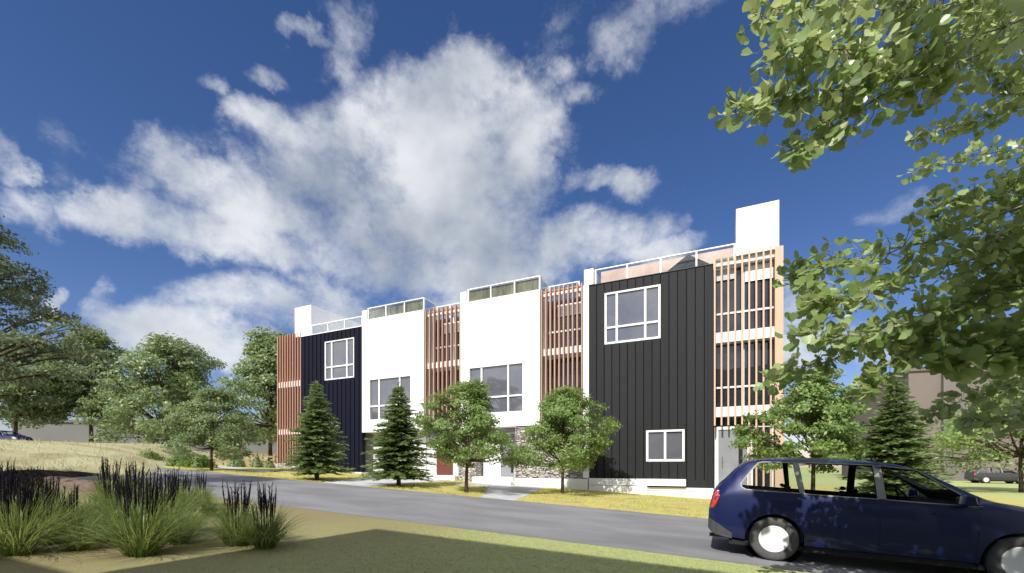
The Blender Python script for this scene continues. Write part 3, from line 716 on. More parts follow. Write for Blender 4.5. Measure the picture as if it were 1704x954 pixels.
# shrubs and fence by the road end
def shrub(px, depth, wd, ht, label, seed, mat='shrub', name='shrub', cone=False, group=None):
    p = gp(px, depth); o = thing(name, p, label, 'shrub', group); rn = np.random.default_rng(seed); n = 1600
    u = unit(rn.normal(size=(n, 3))); u[:, 2] = np.abs(u[:, 2]); rad = rn.uniform(.3, 1, n)**.5
    lump = 1+.25*np.sin(u[:, 0]*5+seed)*np.sin(u[:, 1]*4+seed*2)
    C = u*(rad*lump)[:, None]*np.array([wd/2, wd/2, ht])
    if cone: C[:, :2] *= np.clip(1.15-C[:, 2:3]/ht, .05, 1)
    b = MB()
    for k in range(5): b.tube([p, p+Vector((rn.uniform(-.25, .25)*wd, rn.uniform(-.25, .25)*wd, ht*.7))], [.02, .006], 4)
    b.build('stem', M['bark'], o); leaves(C, .13 if not cone else .1, .5, np.zeros(3), seed=seed, mat=M[mat], parent=o, name='foliage')
sgp = 'green shrubs beside the road end'
shrub(246, 25.5, 1.9, .78, 'bright green shrub at the left end of the road end row', 1, group=sgp)
shrub(302, 25, 1.5, .62, 'low green shrub in the middle of the road end row', 2, group=sgp)
shrub(334, 24.5, 1.5, .66, 'green shrub beside the small tree at the road end', 3, group=sgp)
cgp = 'dark cone shrubs along the timber fence'
shrub(394, 27, 1.1, 1.0, 'largest dark cone shrub at the fence', 4, 'needle', 'cone_shrub', True, cgp)
shrub(428, 27.5, .75, .85, 'slim dark cone shrub at the middle of the fence', 5, 'needle', 'cone_shrub', True, cgp)
shrub(447, 27.5, .75, .6, 'short dark cone shrub beside the tall dark trunk', 6, 'needle', 'cone_shrub', True, cgp)
M['fence'] = noisemat('pale_fence_timber', (.30,.24,.15), (.44,.37,.24), 4, .8, .2, .2, 30.)
fn = thing('rail_fence', gp(400, 28.5), 'low pale timber rail fence left of the red slat screen', 'fence')
fa, fb_ = gp(348, 28), gp(458, 29.5)
for k in range(6):
    p = fa.lerp(fb_, k/5); MB().box(p.x-.05, p.x+.05, p.y-.05, p.y+.05, gz(p.x)-.1, gz(p.x)+.78).build('post', M['fence'], fn)
for zz in (.2, .42, .64):
    a, b = fa+Vector((0, -.07, zz)), fb_+Vector((0, -.07, zz))
    MB().add([a+Vector((0,-.02,-.06)), b+Vector((0,-.02,-.06)), b+Vector((0,-.02,.06)), a+Vector((0,-.02,.06)), a+Vector((0,.02,-.06)), b+Vector((0,.02,-.06)), b+Vector((0,.02,.06)), a+Vector((0,.02,.06))],
             [(0,1,2,3),(5,4,7,6),(3,2,6,7),(1,0,4,5),(0,3,7,4),(2,1,5,6)]).build('rail', M['fence'], fn)

# ornamental grasses in the bed at the left
def blade_strips(rn, n, base_r, L, wid, lean, droop, seg=5):
    a = rn.uniform(0, 2*np.pi, n); br = base_r*np.sqrt(rn.uniform(0, 1, n)); ln = L*rn.uniform(.55, 1.1, n); le = lean*rn.uniform(.15, 1.2, n); dr = droop*rn.uniform(.3, 1.3, n)
    az = a+rn.normal(0, .35, n); d = np.stack([np.cos(az), np.sin(az)], 1); P0 = np.stack([np.cos(a)*br, np.sin(a)*br], 1)
    V = []; tw = rn.uniform(-.9, .9, n)
    side = np.stack([-np.sin(az+tw), np.cos(az+tw)], 1)
    for k in range(seg+1):
        q = k/seg; hor = ln*(le*q+dr*q*q*.6); ver = ln*(q*np.sqrt(np.maximum(.1, 1-le*le*.6))-dr*.55*q**2.6)
        w_ = wid*(1-q**1.6)*.5+.0006
        c = P0+d*hor[:, None]
        V.append(np.concatenate([c-side*w_, ver[:, None]-.02], 1)); V.append(np.concatenate([c+side*w_, ver[:, None]-.02], 1))
    V = np.stack(V, 1); m = 2*(seg+1)
    F = np.array([[2*k, 2*k+1, 2*k+3, 2*k+2] for k in range(seg)])
    F = (F[None]+np.arange(n)[:, None, None]*m).reshape(-1, 4)
    return V.reshape(-1, 3), F
def grass_meshes(seed):
    rn = np.random.default_rng(seed)
    V, F = blade_strips(rn, 330, .12, .80, .010, .50, 1.05)
    V2, F2 = blade_strips(rn, 230, .12, .80, .010, .20, .34)
    bl = np_mesh('blade_tuft', np.concatenate([V, V2]), np.concatenate([F, F2+len(V)]), M['blade'])
    mb = MB(); r = random.Random(seed)
    for k in range(24):
        a = r.uniform(0, 6.28); rr = .095*math.sqrt(r.random()); x, y = rr*math.cos(a), rr*math.sin(a); hh = r.uniform(.70, 1.06); lx, ly = x*.6+r.uniform(-.05, .05), y*.6+r.uniform(-.05, .05)
        p0, p1 = Vector((x, y, 0)), Vector((x+lx, y+ly, hh)); m0 = p0.lerp(p1, .56)
        mb.tube([p0, m0], .0022, 3, cap=False)
        mb.tube([m0, p0.lerp(p1, .63), p0.lerp(p1, .78), p0.lerp(p1, .92), p1+Vector((r.uniform(-.03, .03), r.uniform(-.03, .03), 0))], [.002, .007, .0080, .0045, .001], 5, cap=False)
        for j in range(16):
            q = .58+.36*r.random(); c = p0.lerp(p1, q); aa = r.uniform(0, 6.28)
            mb.tube([c, c+Vector((math.cos(aa)*.025, math.sin(aa)*.025, .05))], [.004, .0008], 3, cap=False)
    pl = mb.build('plume', M['plume'])
    return bl, pl
protos = [grass_meshes(s) for s in (5, 6, 7)]
gg = 'dark plumed ornamental grasses in the near bed'
CL = [(236,924,1.04,'big dark plumed grass clump at the front of the bed, left of the shade edge'),(395,907,.92,'left one of the two grass clumps standing apart nearest the road'),
      (441,912,.86,'right one of the two grass clumps standing apart nearest the road'),(28,922,1.0,'full dark plumed grass clump at the front left edge of the bed'),
      (72,905,.92,'grass clump just right of the front left edge clump'),(4,892,1.0,'grass clump cut by the left picture edge'),
      (118,893,.72,'short plumed grass clump in front of the brown earth mound'),(275,897,.90,'grass clump close behind the right side of the big front clump'),
      (208,893,.88,'grass clump close behind the left side of the big front clump'),(282,866,.92,'tall plumed clump in the middle of the bed behind the big front clump'),
      (306,852,.84,'plumed clump at the right back of the bed, before the road'),(334,842,.74,'small plumed clump nearest the road edge, right of the back clumps'),
      (182,848,1.02,'tall plumed clump to the right of the brown earth mound'),(222,840,.98,'tall plumed clump at the back of the bed, before the straw hill'),
      (150,868,.62,'low leafy clump beside the brown earth mound'),(255,880,.8,'leafy clump filling the middle of the bed'),
      (35,852,.82,'dark plumed clump before the dark bank edge, far left'),(62,848,.80,'dark plumed clump before the dark bank edge, right of the far left one'),
      (172,900,.66,'low leafy clump between the earth mound and the big front clump'),(95,872,.85,'leafy clump left of the earth mound'),
      (322,884,.55,'low thin leafy clump between the bed and the two clumps nearest the road'),(10,850,.8,'plumed clump behind the left picture edge clump'),
      (380,868,.50,'low leafy clump at the road edge behind the two separate clumps'),(250,852,.8,'leafy clump at the back of the bed, right of the tall pair'),(60,885,.8,'dark plumed clump between the front left clumps and the earth mound'),(192,872,.85,'dark plumed clump behind the big front clump, left of the tall middle one'),(300,905,.7,'low leafy clump at the right foot of the big front clump'),(18,872,.85,'dark plumed clump behind the clump at the left picture edge'),(348,858,.6,'thin leafy clump at the road edge, right of the back clumps'),(132,915,.6,'low leafy clump at the front between the left edge clumps and the big one')]
rr = random.Random(3)
for i, (px, py, s, lab) in enumerate(CL):
    p = G(px, py); o = thing('ornamental_grass', p, lab, 'grass clump', gg); o.scale = (s*1.05, s*1.05, s); o.rotation_euler[2] = rr.uniform(0, 6.28)
    bl, pl = protos[i % 3]
    for src in (bl, pl):
        if src is pl and 'leafy' in lab and 'full' not in lab: continue
        if i < 3: c = src
        else: c = src.copy(); COL.objects.link(c)
        c.parent = o

# short grass: on the lawn before the terrace, and pale straw on the rise
def scatter_blades(name, pts, L, wid, mat, seed, lean=.5):
    rn = np.random.default_rng(seed); n = len(pts)
    a = rn.uniform(0, 6.283, n); b = rn.uniform(0, 6.283, n); ln = L*rn.uniform(.5, 1.3, n); le = lean*rn.uniform(0, 1.2, n)
    d = np.stack([np.cos(a)*le*ln, np.sin(a)*le*ln, ln*np.sqrt(np.maximum(.1, 1-le**2*.7))], 1); s = np.stack([np.cos(b), np.sin(b), 0*b], 1)*wid*.5
    V = np.stack([pts-s, pts+s, pts+d], 1).reshape(-1, 3)
    o = np_mesh(name, V, np.arange(3*n).reshape(n, 3), mat); return tag(o, kind='stuff')
rn = np.random.default_rng(77)
def on_path(x, y):
    return ((x > -14.4+(y-13)*-.35) & (x < -11.8-(y-13)*.1)) | ((x > -7.1-(y-12.4)*.42) & (x < -5.65-(y-12.4)*.23)) | ((x < -20.3) & (y > 15.2) & (y < 17.4))
n = 42000
x = rn.uniform(-25, 9, n); y = rn.uniform(12.3, 19.25, n); k = (y > 12.25-.037*(x+.5)) & ~on_path(x, y) & ~((x > -18.6) & (x < -1) & (y > 19.0))
keep = np.sin(x*2.1+np.sin(y*1.7)*1.5)+np.sin(y*3.1+x*.8)+rn.normal(0, .8, n) > -.5; k &= keep
x, y = x[k], y[k]; z = np.array([gz(a) for a in x])+.004
tag(scatter_blades('lawn_grass', np.stack([x, y, z], 1), .075, .016, M['lawn_blade'], 5, .9), 'short dry yellow green grass on the strip before the terrace', 'grass')
n = 16000
x = -21-rn.uniform(0, 1, n)**1.7*50; y = rn.uniform(-4, 40, n); h_ = np.array([hill_h(a, b) for a, b in zip(x, y)]); k = h_ > .08
x, y, h_ = x[k], y[k], h_[k]; z = np.array([gz(a) for a in x])+h_-.01
tag(scatter_blades('hill_grass', np.stack([x, y, z], 1), .22, .03, M['straw'], 6, 1.0), 'long pale straw grass covering the rise at the left', 'grass')
n = 70000
x = -5.5+9.5*rn.uniform(0, 1, n)**.8; y = rn.uniform(1.2, 6.97, n); z = np.array([gz(a) for a in x])
M['near_blade'] = leafmat('near_lawn_blade', (.22,.20,.09), (.33,.345,.14), (.42,.46,.20), .2, .8)
tag(scatter_blades('near_lawn_grass', np.stack([x, y, z], 1), .022, .006, M['near_blade'], 8, .9), 'closely mown olive grass in the foreground', 'grass')

# ------------------------------------------------------------------ the near fan leaved tree at the right
ft = thing('fan_leaf_tree', (4.3, 2.9, gz(4.3)), 'near tree with fan shaped leaves reaching in from the right edge', 'tree')
rf = random.Random(8); fan_C = []; fan_D = []; fan_S = []; twigs = MB()
def rv(s=1.): return Vector((rf.gauss(0, s), rf.gauss(0, s), rf.gauss(0, s)))
def add_leaf(base, dirn, size):
    d_ = dirn.normalized(); fan_C.append(base+d_*size*.35); fan_D.append(d_); fan_S.append(size)
    twigs.tube([base, base+d_*size*.4], [.0016, .0012], 3, cap=False)
def branch(pts, d0, d1, nsub, size, spread, r0=.012):
    """pts: photograph pixels from the base to the tip, d0..d1 the distance"""
    W = []
    for i, (a, b) in enumerate(pts): W.append(P(a, b, d0+(d1-d0)*i/(len(pts)-1)))
    dense = []
    for i in range(len(W)-1):
        for t in range(6): dense.append(W[i].lerp(W[i+1], t/6)+rv(.012))
    dense.append(W[-1]); n = len(dense)
    twigs.tube(dense, [r0*(1-.85*i/(n-1)) for i in range(n)], 5, cap=False)
    nsub = int(nsub*2.3)
    for k in range(nsub):
        q = (k+rf.random())/nsub; i = min(n-2, int(q*(n-1))); b = dense[i]; t = (dense[i+1]-dense[i]).normalized()
        L = spread*(1.05-.75*q)*rf.uniform(.45, 1.1)
        s = t*.55+rv(.62)+Vector((0, 0, -.10)); s.normalize(); e = b+s*L; m_ = b.lerp(e, .5)+rv(.02)
        twigs.tube([b, m_, e], [.004, .003, .0015], 4, cap=False)
        nl = max(3, int(L*15))
        for j in range(nl):
            u = (j+.5)/nl; c = b.lerp(m_, u*2) if u < .5 else m_.lerp(e, u*2-1)
            add_leaf(c, s*.5+rv(.7), size*rf.uniform(.55, 1.25))
        add_leaf(e, s+rv(.3), size)
    for j in range(5): add_leaf(dense[-1-j], (dense[-1]-dense[-3]).normalized()+rv(.5), size*.8)
S1 = .092
branch([(1820,-60),(1560,10),(1400,20),(1248,22)], 4.7, 3.6, 50, S1, 0.48)
branch([(1900,-40),(1620,60),(1460,100),(1370,75),(1275,88)], 4.4, 3.3, 52, S1, 0.46)
branch([(1900,20),(1640,90),(1500,130),(1350,160),(1200,192)], 4.6, 3.3, 57, S1, 0.41)
branch([(1560,110),(1450,170),(1380,215),(1300,256)], 4.1, 3.6, 25, S1, 0.28)
branch([(1850,-120),(1650,-20),(1500,50),(1420,150)], 4.7, 3.9, 41, S1, 0.52)
branch([(1900,60),(1740,40),(1640,40),(1540,170)], 5.0, 4.1, 34, S1, 0.46)
branch([(1900,150),(1760,130),(1660,190),(1520,226)], 5.8, 5.2, 39, S1, 0.37)
branch([(1950,100),(1780,170),(1690,160),(1640,120)], 5.5, 5.0, 29, S1, 0.34)
branch([(1950,210),(1760,240),(1640,255),(1505,290)], 6.3, 5.9, 29, .085, 0.23)
S2 = .088
branch([(1950,240),(1740,330),(1560,400),(1400,440),(1318,465)], 4.8, 4.2, 60, S2, .46)
branch([(1950,280),(1760,330),(1640,330),(1540,345)], 4.9, 4.4, 40, S2, .48)
branch([(1950,330),(1780,380),(1650,420),(1500,470),(1400,500),(1348,497)], 4.8, 3.9, 60, S2, .42)
branch([(1950,430),(1760,450),(1640,480),(1560,520),(1430,560),(1306,556)], 4.6, 3.7, 54, S2, .34)
branch([(1700,470),(1560,530),(1470,560),(1380,600),(1270,640)], 4.4, 3.9, 34, S2, .26)
branch([(1600,520),(1520,570),(1460,620),(1440,655)], 4.2, 3.8, 18, S2, .22)
branch([(1980,520),(1780,540),(1640,560),(1480,590)], 4.4, 4.0, 44, .13, .34)
branch([(1980,560),(1800,590),(1690,580),(1570,600)], 4.3, 4.0, 36, .13, .28)
branch([(1950,360),(1800,400),(1700,380),(1600,420)], 4.4, 4.0, 46, S2, .50)
branch([(1980,440),(1820,470),(1720,470),(1620,490)], 4.4, 4.1, 44, S2, .45)
branch([(1980,600),(1800,620),(1660,650),(1530,690)], 5.6, 5.2, 34, S2, .36)
branch([(1980,650),(1820,680),(1700,690),(1600,700)], 6.0, 5.6, 36, .11, .42)
branch([(1980,300),(1850,330),(1760,300),(1660,300)], 4.8, 4.6, 40, S2, .50)
# the rest of the crown, overhead and to the right of the view
trunk = [Vector((4.3, 2.9, gz(4.3)-.1)), Vector((4.35, 2.95, 1.5)), Vector((4.4, 3.0, 3.2)), Vector((4.3, 3.1, 5.2)), Vector((4.25, 3.1, 6.8))]
b = MB().tube(trunk, [.17, .14, .115, .08, .03], 10); b.build('trunk', M['bark_pale'], ft, smooth=True)
limb = MB()
for k in range(26):
    z = rf.uniform(2.4, 6.4); a = rf.uniform(0, 6.283); L = rf.uniform(1.2, 2.9)*(1 if z < 5 else .75)
    b0 = Vector((4.35, 3.0, z)); e = b0+Vector((math.cos(a)*L, math.sin(a)*L*1.15, rf.uniform(-.1, .5)*L))
    fwd = e.x*FV[0]+e.y*FV[1]; rt = e.x*RV[0]+e.y*RV[1]
    if fwd > .3 and rt/fwd < 1.25 and (e.z-EYE)/fwd < 1.15: continue
    limb.tube([b0, b0.lerp(e, .5)+Vector((0, 0, .1)), e], [.04, .025, .008], 6, cap=False)
    for j in range(46):
        q = rf.uniform(.25, 1.05); c = b0.lerp(e, q)+rv(.26)
        fwd = c.x*FV[0]+c.y*FV[1]; rt = c.x*RV[0]+c.y*RV[1]
        if fwd > .2 and rt/fwd < 1.2 and (c.z-EYE)/fwd < 1.12: continue
        add_leaf(c, rv(1), .15)
for k in range(2700):                          # dense outer crown beside and above the view, which shades the car
    c = Vector((rf.uniform(1.2, 6.2), rf.uniform(.8, 4.8), rf.uniform(3.3, 7.0)))
    fwd = c.x*FV[0]+c.y*FV[1]; rt = c.x*RV[0]+c.y*RV[1]
    if fwd > .2 and rt/fwd < 1.2 and (c.z-EYE)/fwd < 1.12: continue
    add_leaf(c, rv(1), .19)
for (pa, da) in (((1900,-40),3.2),((1950,210),4.6),((1950,330),4.8),((1980,520),4.4),((1980,650),6.0)):
    e = P(*pa, da); b0 = Vector((4.35, 3.0, min(5.5, max(1.6, e.z-.4)))); limb.tube([b0, b0.lerp(e, .5)+Vector((0, 0, .12)), e], [.05, .03, .013], 6, cap=False)
limb.build('limb', M['bark_pale'], ft, smooth=True)
M['twig'] = noisemat('pale_twig', (.22,.19,.17), (.34,.31,.29), 6, .9, .1, 0)
twigs.build('twig', M['twig'], ft, smooth=True)
n = len(fan_C); C = np.array([tuple(c) for c in fan_C])-np.array(ORG[ft.name]); D = np.array([tuple(c) for c in fan_D]); S = np.array(fan_S)[:, None]
rn = np.random.default_rng(5); N = rn.normal(size=(n, 3))*.6; N += np.array([-.1, -.55, .6]); N = unit(N-D*np.sum(N*D, 1, keepdims=True)); B = np.cross(N, D)
# fan outline: (along, across, cup)
fan = [(-.02, 0, 0), (.28, -.42, .05), (.52, -.62, .10), (.80, -.46, .04), (.90, -.16, -.02), (.78, 0, -.04), (.92, .16, -.02), (.80, .46, .04), (.52, .62, .10), (.28, .42, .05)]
V = np.stack([C+D*S*a+B*S*c*rn.uniform(.8, 1.1, (n, 1))+N*S*u for a, c, u in fan], 1).reshape(-1, 3)
tri = np.array([[0, i, i+1] for i in range(1, 9)]); F = (tri[None]+np.arange(n)[:, None, None]*10).reshape(-1, 3)
np_mesh('crown', V, F, M['fan_leaf'], ft)

# ------------------------------------------------------------------ the parked estate car
def carpaint(name, c):
    m, nt, out = new_mat(name)
    n = nt.noise(obco(nt), 400, 2); col = nt.mix(nt.math('MULTIPLY', n.outputs[0], .3), c, tuple(min(1, q*1.8) for q in c))
    pbr(nt, out, col, .42, .35, .15, None, .55); return m
M['car_navy'] = carpaint('navy_paint', (.005,.010,.062))
M['car_grey'] = carpaint('dark_grey_paint', (.03,.03,.034))
M['trim_grey'] = noisemat('grey_trim', (.20,.205,.21), (.26,.265,.27), 5, .45, .4, 0)
M['black_plastic'] = noisemat('black_plastic', (.012,.012,.013), (.02,.02,.022), 30, .6, .3, .1, 300.)
M['grey_plastic'] = noisemat('grey_plastic', (.06,.06,.065), (.085,.085,.09), 20, .55, .3, 0)
M['cabin'] = noisemat('dark_upholstery', (.008,.008,.009), (.016,.016,.018), 40, .9, .1, .2, 300.)
M['tyre'] = noisemat('tyre_rubber', (.075,.075,.073), (.10,.10,.097), 12, .9, .15, .2, 80.)
M['rim'] = noisemat('white_wheel_disc', (.74,.74,.75), (.80,.80,.80), 6, .4, .4, 0)
M['red_lens'] = noisemat('red_lens', (.55,.03,.02), (.66,.05,.035), 20, .2, .5, 0, coat=.6)
M['lamp_glass'] = noisemat('clear_lens', (.5,.5,.52), (.65,.65,.67), 20, .1, .6, 0, coat=.6)

CX0, CYC = -.25, 8.35                       # rear bumper X, centre line Y
SU = [0, .05, .12, .22, .36, .50, .70, 1.0, 1.5, 2.0, 2.35, 2.6, 2.85, 3.05, 3.2, 3.4, 3.8, 4.1, 4.28, 4.38]
TOP = [.70, .93, 1.03, 1.14, 1.31, 1.425, 1.475, 1.497, 1.505, 1.49, 1.45, 1.365, 1.235, 1.12, 1.045, .995, .935, .865, .78, .66]
BOT = [.36, .30, .27, .25, .23, .22, .21, .21, .21, .21, .21, .21, .21, .21, .21, .21, .22, .25, .29, .36]
WID = [.70, .78, .82, .845, .86, .87, .875, .88, .885, .885, .885, .885, .88, .88, .875, .87, .85, .81, .74, .62]
BELT = [.62, .80, .90, .97, .995, 1.0, 1.0, .995, .985, .975, .965, .955, .945, .935, .93, .90, .85, .78, .70, .60]
TWF = [.90, .88, .86, .83, .80, .77, .755, .75, .745, .745, .75, .76, .78, .80, .83, .86, .87, .86, .84, .82]   # top edge width / body width
def ip(u, arr): return float(np.interp(u, SU, arr))
def section(u, inset=0.):
    t, b, wd, be, tf = ip(u, TOP), ip(u, BOT), ip(u, WID), ip(u, BELT), ip(u, TWF)
    be = min(be, t-.03); wd -= inset; t -= inset; tw = wd*tf
    return [(0, b), (wd*.80, b), (wd*.955, b+.05), (wd*.985, b+.16), (wd, .52), (wd*.995, .68), (wd*.985, be-.09), (wd*.965, be), (wd*.965+(tw-wd*.965)*.5, be+(t-.06-be)*.53), (tw, be+(t-be)*.86), (tw*.93, t-(t-be)*.045), (tw*.78, t-.004), (tw*.4, t+.012), (0, t+.018)]
def loft(inset, u0, u1, nu, zmin=None):
    us = np.linspace(u0, u1, nu); rows = []
    for u in us:
        s = section(u, inset); s = [(y, max(z, zmin) if zmin else z) for y, z in s]
        rows.append([(u, -y, z) for y, z in s]+[(u, y, z) for y, z in s[-2:0:-1]])
    n = len(rows[0]); V = [q for r_ in rows for q in r_]
    F = [(i*n+k, (i+1)*n+k, (i+1)*n+(k+1) % n, i*n+(k+1) % n) for i in range(nu-1) for k in range(n)]
    F += [tuple(range(n)), tuple((nu-1)*n+k for k in range(n))[::-1]]
    m_ = MB().add(V, F); return m_
def local_obj(mb, name, mats, parent=None, smooth=False):
    o = mb.build(name, mats, None, smooth)
    if parent: o.parent = parent
    return o
side_y = lambda u, z: float(np.interp(z, [q[1] for q in section(u)[2:11]], [q[0] for q in section(u)[2:11]]))
top_z = lambda u, y: float(np.interp(abs(y), [q[0] for q in section(u)[::-1][:5]], [q[1] for q in section(u)[::-1][:5]]))
QW = [(.43,1.10),(.445,1.045),(.50,1.015),(1.17,1.000),(1.09,1.425),(.70,1.418),(.645,1.40)]
DW = [(1.235,.998),(2.05,.985),(2.025,1.428),(1.165,1.430)]
FW = [(2.145,.985),(3.10,.962),(2.49,1.385),(2.115,1.425)]
body = local_obj(loft(0, 0, 4.38, 110), 'body', [M['car_navy']])
cut = []
cut.append(local_obj(loft(.045, .20, 3.12, 60, .50), 'cutter', M['car_navy']))
for poly in (QW, DW, FW): cut.append(local_obj(MB().prism(poly, 1, -1.2, 1.2), 'cutter', M['car_navy']))
cut.append(local_obj(MB().prism([(2.50,-.56),(3.06,-.66),(3.06,.66),(2.50,.56)], 2, 1.0, 1.7), 'cutter', M['car_navy']))
cut.append(local_obj(MB().prism([(.17,-.60),(.40,-.58),(.40,.58),(.17,.60)], 2, 1.02, 1.7), 'cutter', M['car_navy']))
UR, UF, WR = .88, 3.47, .315
for uu in (UR, UF):
    for s in (-1, 1): cut.append(local_obj(MB().prism([(uu+.375*math.cos(k*math.pi/16), .30+.375*math.sin(k*math.pi/16)) for k in range(32)], 1, s*.62 if s > 0 else -1.0, 1.0 if s > 0 else -.62), 'cutter', M['car_navy']))
bm_fix = bmesh.new()
for o in [body]+cut:
    bm_fix.from_mesh(o.data); bmesh.ops.recalc_face_normals(bm_fix, faces=bm_fix.faces); bm_fix.to_mesh(o.data); bm_fix.clear()
bm_fix.free()
for c in cut:
    md = body.modifiers.new("cut", 'BOOLEAN'); md.object = c; md.operation = 'DIFFERENCE'; md.solver = 'EXACT'
dg = bpy.context.evaluated_depsgraph_get(); dg.update()
me = bpy.data.meshes.new_from_object(body.evaluated_get(dg)); body.modifiers.clear(); body.data = me; me.name = 'body'
for c in cut: bpy.data.objects.remove(c, do_unlink=True)
bm = bmesh.new(); bm.from_mesh(me)
for f in bm.faces: f.smooth = True
for e in bm.edges:
    if len(e.link_faces) == 2 and e.calc_face_angle(0) > R_(35): e.smooth = False
bm.to_mesh(me); bm.free()
me.materials.clear(); me.materials.append(M['car_navy']); me.materials.append(M['cabin'])
for pl_ in me.polygons:                       # inside of the cabin shell is dark
    c = pl_.center
    pl_.material_index = 0
    if .2 < c.x < 3.13 and c.z > .49 and abs(c.y) < side_y(c.x, min(c.z, ip(c.x, TOP)-.05))-.03 and c.z < top_z(c.x, c.y)-.03: pl_.material_index = 1
car = thing('parked_car', (CX0, CYC, 0), 'dark blue estate car with white wheel discs parked on the near road', 'car', None)
body.parent = car
def side_patch(poly, s, off, name, mat, parent, nu=14):
    """surface patch on the flank inside a convex (u,z) polygon"""
    us = [q[0] for q in poly]; V = []; F = []
    grid = np.linspace(min(us), max(us), nu+1)
    def zr(u):
        zs = []
        for i in range(len(poly)):
            (a, b), (c, e) = poly[i], poly[(i+1) % len(poly)]
            if (a-u)*(c-u) <= 0 and a != c: zs.append(b+(e-b)*(u-a)/(c-a))
        return (min(zs), max(zs)) if zs else (0, 0)
    nz = 7
    for u in grid:
        z0, z1 = zr(min(max(u, min(us)+1e-4), max(us)-1e-4))
        for k in range(nz):
            z = z0+(z1-z0)*k/(nz-1); V.append((u, s*(side_y(u, z)+off), z))
    for i in range(nu):
        for k in range(nz-1):
            q = (i*nz+k, (i+1)*nz+k, (i+1)*nz+k+1, i*nz+k+1); F.append(q if s < 0 else q[::-1])
    return local_obj(MB().add(V, F), name, mat, parent, True)
def rim_strip(poly, s, wd, name, mat, parent):
    c = Vector((sum(q[0] for q in poly)/len(poly), sum(q[1] for q in poly)/len(poly))); V = []; F = []; pts = []
    for i in range(len(poly)):
        a, b = Vector(poly[i]), Vector(poly[(i+1) % len(poly)])
        for t in range(5): pts.append(a.lerp(b, t/5))
    n = len(pts)
    for p in pts:
        d_ = (p-c).normalized(); o_ = p+d_*wd
        V.append((p.x, s*(side_y(p.x, p.y)+.006), p.y)); V.append((o_.x, s*(side_y(o_.x, min(o_.y, ip(o_.x, TOP)-.02))+.006), o_.y))
    for i in range(n):
        q = (2*i, 2*i+1, (2*i+3) % (2*n), (2*i+2) % (2*n)); F.append(q)
    return local_obj(MB().add(V, F), name, mat, parent)
for s in (-1, 1):
    for poly in (QW, DW, FW):
        sw = side_patch(poly, s, -.012, 'side_window', M['car_glass'], car)
        rim_strip(poly, s, .016, 'window_trim', M['trim_grey'], sw)
    side_patch([(1.172,1.0),(1.233,.998),(1.163,1.43),(1.092,1.425)], s, .004, 'pillar', M['trim_grey'], car, 6)
    side_patch([(2.052,.985),(2.143,.985),(2.113,1.425),(2.027,1.428)], s, .004, 'pillar', M['trim_grey'], car, 6)
    # tail light, bumper corner, door handles, mirror, head light
    tl = MB(); V = []; F = []
    for k in range(9):
        z = .70+.27*k/8; ub = float(np.interp(z, TOP[:4], SU[:4]))+.012; wd_ = .055+.03*math.sin(k/8*3.14)
        V += [(ub, s*(side_y(ub, z)*.86), z), (ub+.012, s*(side_y(ub+.012, z)+.012), z), (ub+wd_, s*(side_y(ub+wd_, z)+.010), z), (ub+wd_+.003, s*(side_y(ub+wd_, z)-.02), z)]
    for k in range(8):
        for j in range(3): F.append((k*4+j, k*4+j+1, k*4+j+5, k*4+j+4))
    local_obj(tl.add(V, F), 'tail_light', M['red_lens'], car, True)
    for (u0, zz) in ((1.75, .86), (2.72, .845)):
        local_obj(MB().box(u0-.09, u0+.09, s*(side_y(u0, zz)+.012)-.012, s*(side_y(u0, zz)+.012)+.012, zz-.014, zz+.014), 'door_handle', M['car_navy'], car)
    mr = MB(); cy = s*(side_y(2.93, .98)+.10)
    mr.prism([(2.86, .97), (2.98, .97), (3.0, 1.0), (2.98, 1.09), (2.88, 1.10)], 1, cy-.075, cy+.075).box(2.90, 2.95, min(cy, cy-s*.14), max(cy, cy-s*.14), .96, .99)
    o = local_obj(mr, 'mirror', M['car_navy'], car); o.modifiers.new('bevel', 'BEVEL').width = .02
    V = []; F = []
    for i in range(7):
        u = 4.05+.27*i/6
        for k in range(4):
            z = ip(u, TOP)-.03-.15*k/3; V.append((u, s*(side_y(u, z)+.006), z))
    for i in range(6):
        for k in range(3): F.append((i*4+k, (i+1)*4+k, (i+1)*4+k+1, i*4+k+1))
    local_obj(MB().add(V, F), 'headlight', M['lamp_glass'], car, True)
    # wheels
    for uu in (UR, UF):
        wy = s*.775
        ty = local_obj(MB().lathe([(.19, s*.075), (.215, s*.098), (.26, s*.105), (.295, s*.098), (.312, s*.075), (WR, s*.04), (WR, -s*.04), (.312, -s*.08), (.26, -s*.1), (.19, -s*.09)], (0, 0, 0), 40), 'tyre', M['tyre'], None, True)
        rm = local_obj(MB().lathe([(.001, s*.086), (.06, s*.0855), (.165, s*.083), (.18, s*.088), (.19, s*.090), (.195, s*.07), (.19, -s*.08), (.001, -s*.06)], (0, 0, 0), 40), 'rim', M['rim'], None, True)
        wh = local_obj(MB().lathe([(.03, -s*.10), (.03, s*.05)], (0, 0, 0), 12), 'wheel', M['dark_metal'], car)
        wh.location = (uu, wy, WR); ty.parent = wh; rm.parent = wh
for uu in (UR, UF):
    for s in (-1, 1):
        ln = MB(); ln.lathe([(.001, -s*.0), (.385, 0), (.385, s*.20)], (uu, s*.60, .30), 32)
        local_obj(ln, 'wheel_liner', M['black_plastic'], car, True)
